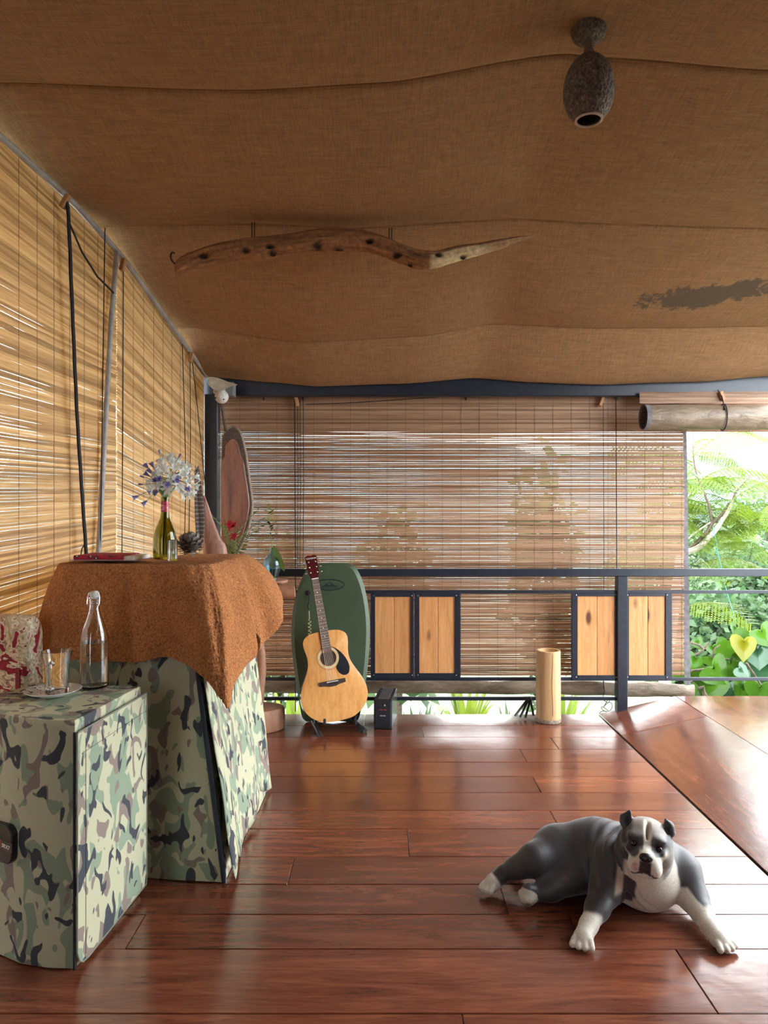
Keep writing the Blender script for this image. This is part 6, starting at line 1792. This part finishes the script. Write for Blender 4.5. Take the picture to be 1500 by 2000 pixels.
# ------------------------------------------------------------------ driftwood hung from the ceiling
DY = 3.46
dpx = [(343, 526, 8), (352, 520, 15), (385, 508, 17), (430, 494, 19), (490, 485, 21), (550, 480, 20), (620, 472, 21), (690, 470, 19), (735, 477, 18), (780, 494, 19), (820, 508, 18), (850, 508, 16), (885, 498, 15), (930, 488, 12), (975, 477, 9), (1010, 468, 5), (1043, 461, 1.5)]
cen = smoothpath([tuple(P(x, y, DY)) + (r * DY / FPX,) for x, y, r in dpx], 220)
holes = [(397, 500, 9), (480, 489, 8), (528, 482, 8), (620, 479, 9), (660, 484, 8), (585, 492, 6), (530, 492, 7), (776, 497, 9), (722, 471, 8), (857, 497, 7), (905, 499, 6), (800, 514, 6)]
hpt = [(P(x, y, DY - 0.045), r * 0.66 * DY / FPX) for x, y, r in holes]
rws, cols = [], []
seg = 40
for i, q in enumerate(cen):
    t = i / 219
    r_ = []
    for k in range(seg):
        a = 2 * math.pi * k / seg
        nn2 = mnoise.noise(Vector((t * 9, math.cos(a) * 1.5, math.sin(a) * 1.5)))
        gv_ = mnoise.noise(Vector((t * 9, math.cos(a) * 5, math.sin(a) * 5))) * .6 + mnoise.noise(Vector((t * 22, math.cos(a) * 12, math.sin(a) * 12))) * .6
        R = q[3] * (1 + .20 * nn2 + .14 * gv_)
        p = Vector((q[0], q[1] - R * math.cos(a) * 1.15, q[2] + R * math.sin(a)))
        dk = 0.0
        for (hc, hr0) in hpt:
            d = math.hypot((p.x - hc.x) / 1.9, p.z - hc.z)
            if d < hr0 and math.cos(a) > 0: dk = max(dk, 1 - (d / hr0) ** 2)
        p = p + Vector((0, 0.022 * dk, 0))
        r_.append(tuple(p))
        pale = min(1, max(0, (p.x - xx(836, DY)) / .02)) * (1 if p.x < xx(930, DY) else max(.2, 1 - (p.x - xx(930, DY)) / .12)) * (1 if math.sin(a) < .45 else .25)
        base = np.array((0.27, 0.118, 0.045)) * (1 + .8 * gv_ + .25 * nn2)
        base = base * (1 - pale) + np.array((0.60, 0.45, 0.25)) * (1 + .25 * gv_) * pale
        base = base * (1 - .93 * min(1, dk * 1.6))  # shade inside the holes is darkened into the vertex colour
        cols.append(tuple(np.clip(base, .004, 1)) + (1,))
    rws.append(r_)
mb = MB(); mb.grid(rws, closed=True); mb.c = cols
mb.f.append(tuple(range(seg - 1, -1, -1))); mb.f.append(tuple(219 * seg + i for i in range(seg))); mb.mi += [0, 0]
dw = thing('driftwood', P(690, 500, DY), 'long gnarled driftwood branch full of holes hung below the ceiling', 'driftwood')
mb.build('branch', MAT['drift'], dw, smooth='all')
for x, y0, y1 in ((492, 440, 470), (497, 440, 470), (760, 452, 484), (765, 452, 484)):
    MB().tube([P(x, y0 - 6, 3.50), P(x, y1, DY)], 0.0026, 5).build('hanging_cord', MAT['cord'], dw)
MB().tube(smoothpath([tuple(P(x, y, DY)) for x, y in ((345, 517), (338, 512), (333, 502), (336, 493), (341, 495))], 12), 0.004, 6).build('twig_hook', plain('dark_twig', (0.05, 0.02, 0.015), .7), dw, smooth=True)

# ------------------------------------------------------------------ coconut pendant lamp
LX, LY = (1150 - 750) / FPX * 2.45, 2.45
LZ = ceilZ(LX, LY)
lp = thing('coconut_lamp', (LX, LY, LZ - 0.33), 'ceiling lamp made from a carved coconut shell, switched off', 'lamp')
COCO = NT('coconut_shell'); v = COCO.coord('Object')
f = COCO.noise(v, 70, 4, .7); vz = COCO.node('ShaderNodeTexVoronoi'); vz.inputs['Scale'].default_value = 110; COCO.link(v, vz.inputs['Vector'])
COCO.set(Base_Color=COCO.mix(COCO.ramp(vz.outputs['Distance'], [(0.1, (1,)*3), (0.4, (0,)*3)]), COCO.ramp(f, [(0.35, (0.055, 0.035, 0.026)), (0.55, (0.15, 0.105, 0.08)), (0.75, (0.30, 0.235, 0.185))]), (0.03, 0.02, 0.015)), Roughness=0.7)
COCO.bump(vz.outputs['Distance'], 0.8, 0.006)
def lz(z): return LZ - z
MB().lathe([(0.0, 0.012), (0.055, 0.010), (0.060, -0.004), (0.054, -0.026), (0.036, -0.043), (0.014, -0.050), (0.0, -0.050)], (LX, LY, LZ), 28).build('canopy', COCO.m, lp, smooth=True)
MB().lathe([(0.014, -0.046), (0.015, -0.066), (0.020, -0.084), (0.026, -0.096), (0.0, -0.096)], (LX, LY, LZ), 20).build('neck', plain('brown_neck', (0.20, 0.12, 0.07), 0.6), lp, smooth=True)
ov = []
for a in np.linspace(0.10, math.pi - 0.52, 26): ov.append((0.086 * math.sin(a) * (1 - .05 * math.cos(a)), -0.205 + 0.120 * math.cos(a)))
inn = [(r * .90, -0.205 + (z + 0.205) * .93) for r, z in reversed(ov)]
MB().lathe([(0.0, ov[0][1] + .002)] + ov + [(inn[0][0], ov[-1][1] + .001)] + inn[1:] + [(0.0, inn[-1][1])], (LX, LY, LZ), 36).build('shade', COCO.m, lp, smooth=True)
rimr, rimz = ov[-1]
MB().lathe([(rimr + .002, rimz + .003), (rimr + .003, rimz - .002), (rimr - .004, rimz - .004), (inn[0][0] - .001, rimz + .001)], (LX, LY, LZ), 36, caps=False).build('rim', plain('pale_coconut_rim', (0.42, 0.32, 0.24), 0.8), lp, smooth=True)
MB().ell((LX, LY, LZ - 0.20), (0.022, 0.022, 0.030), 14, 10).build('bulb', glass('bulb_glass', (.9, .9, .9), .2), lp, smooth='all')
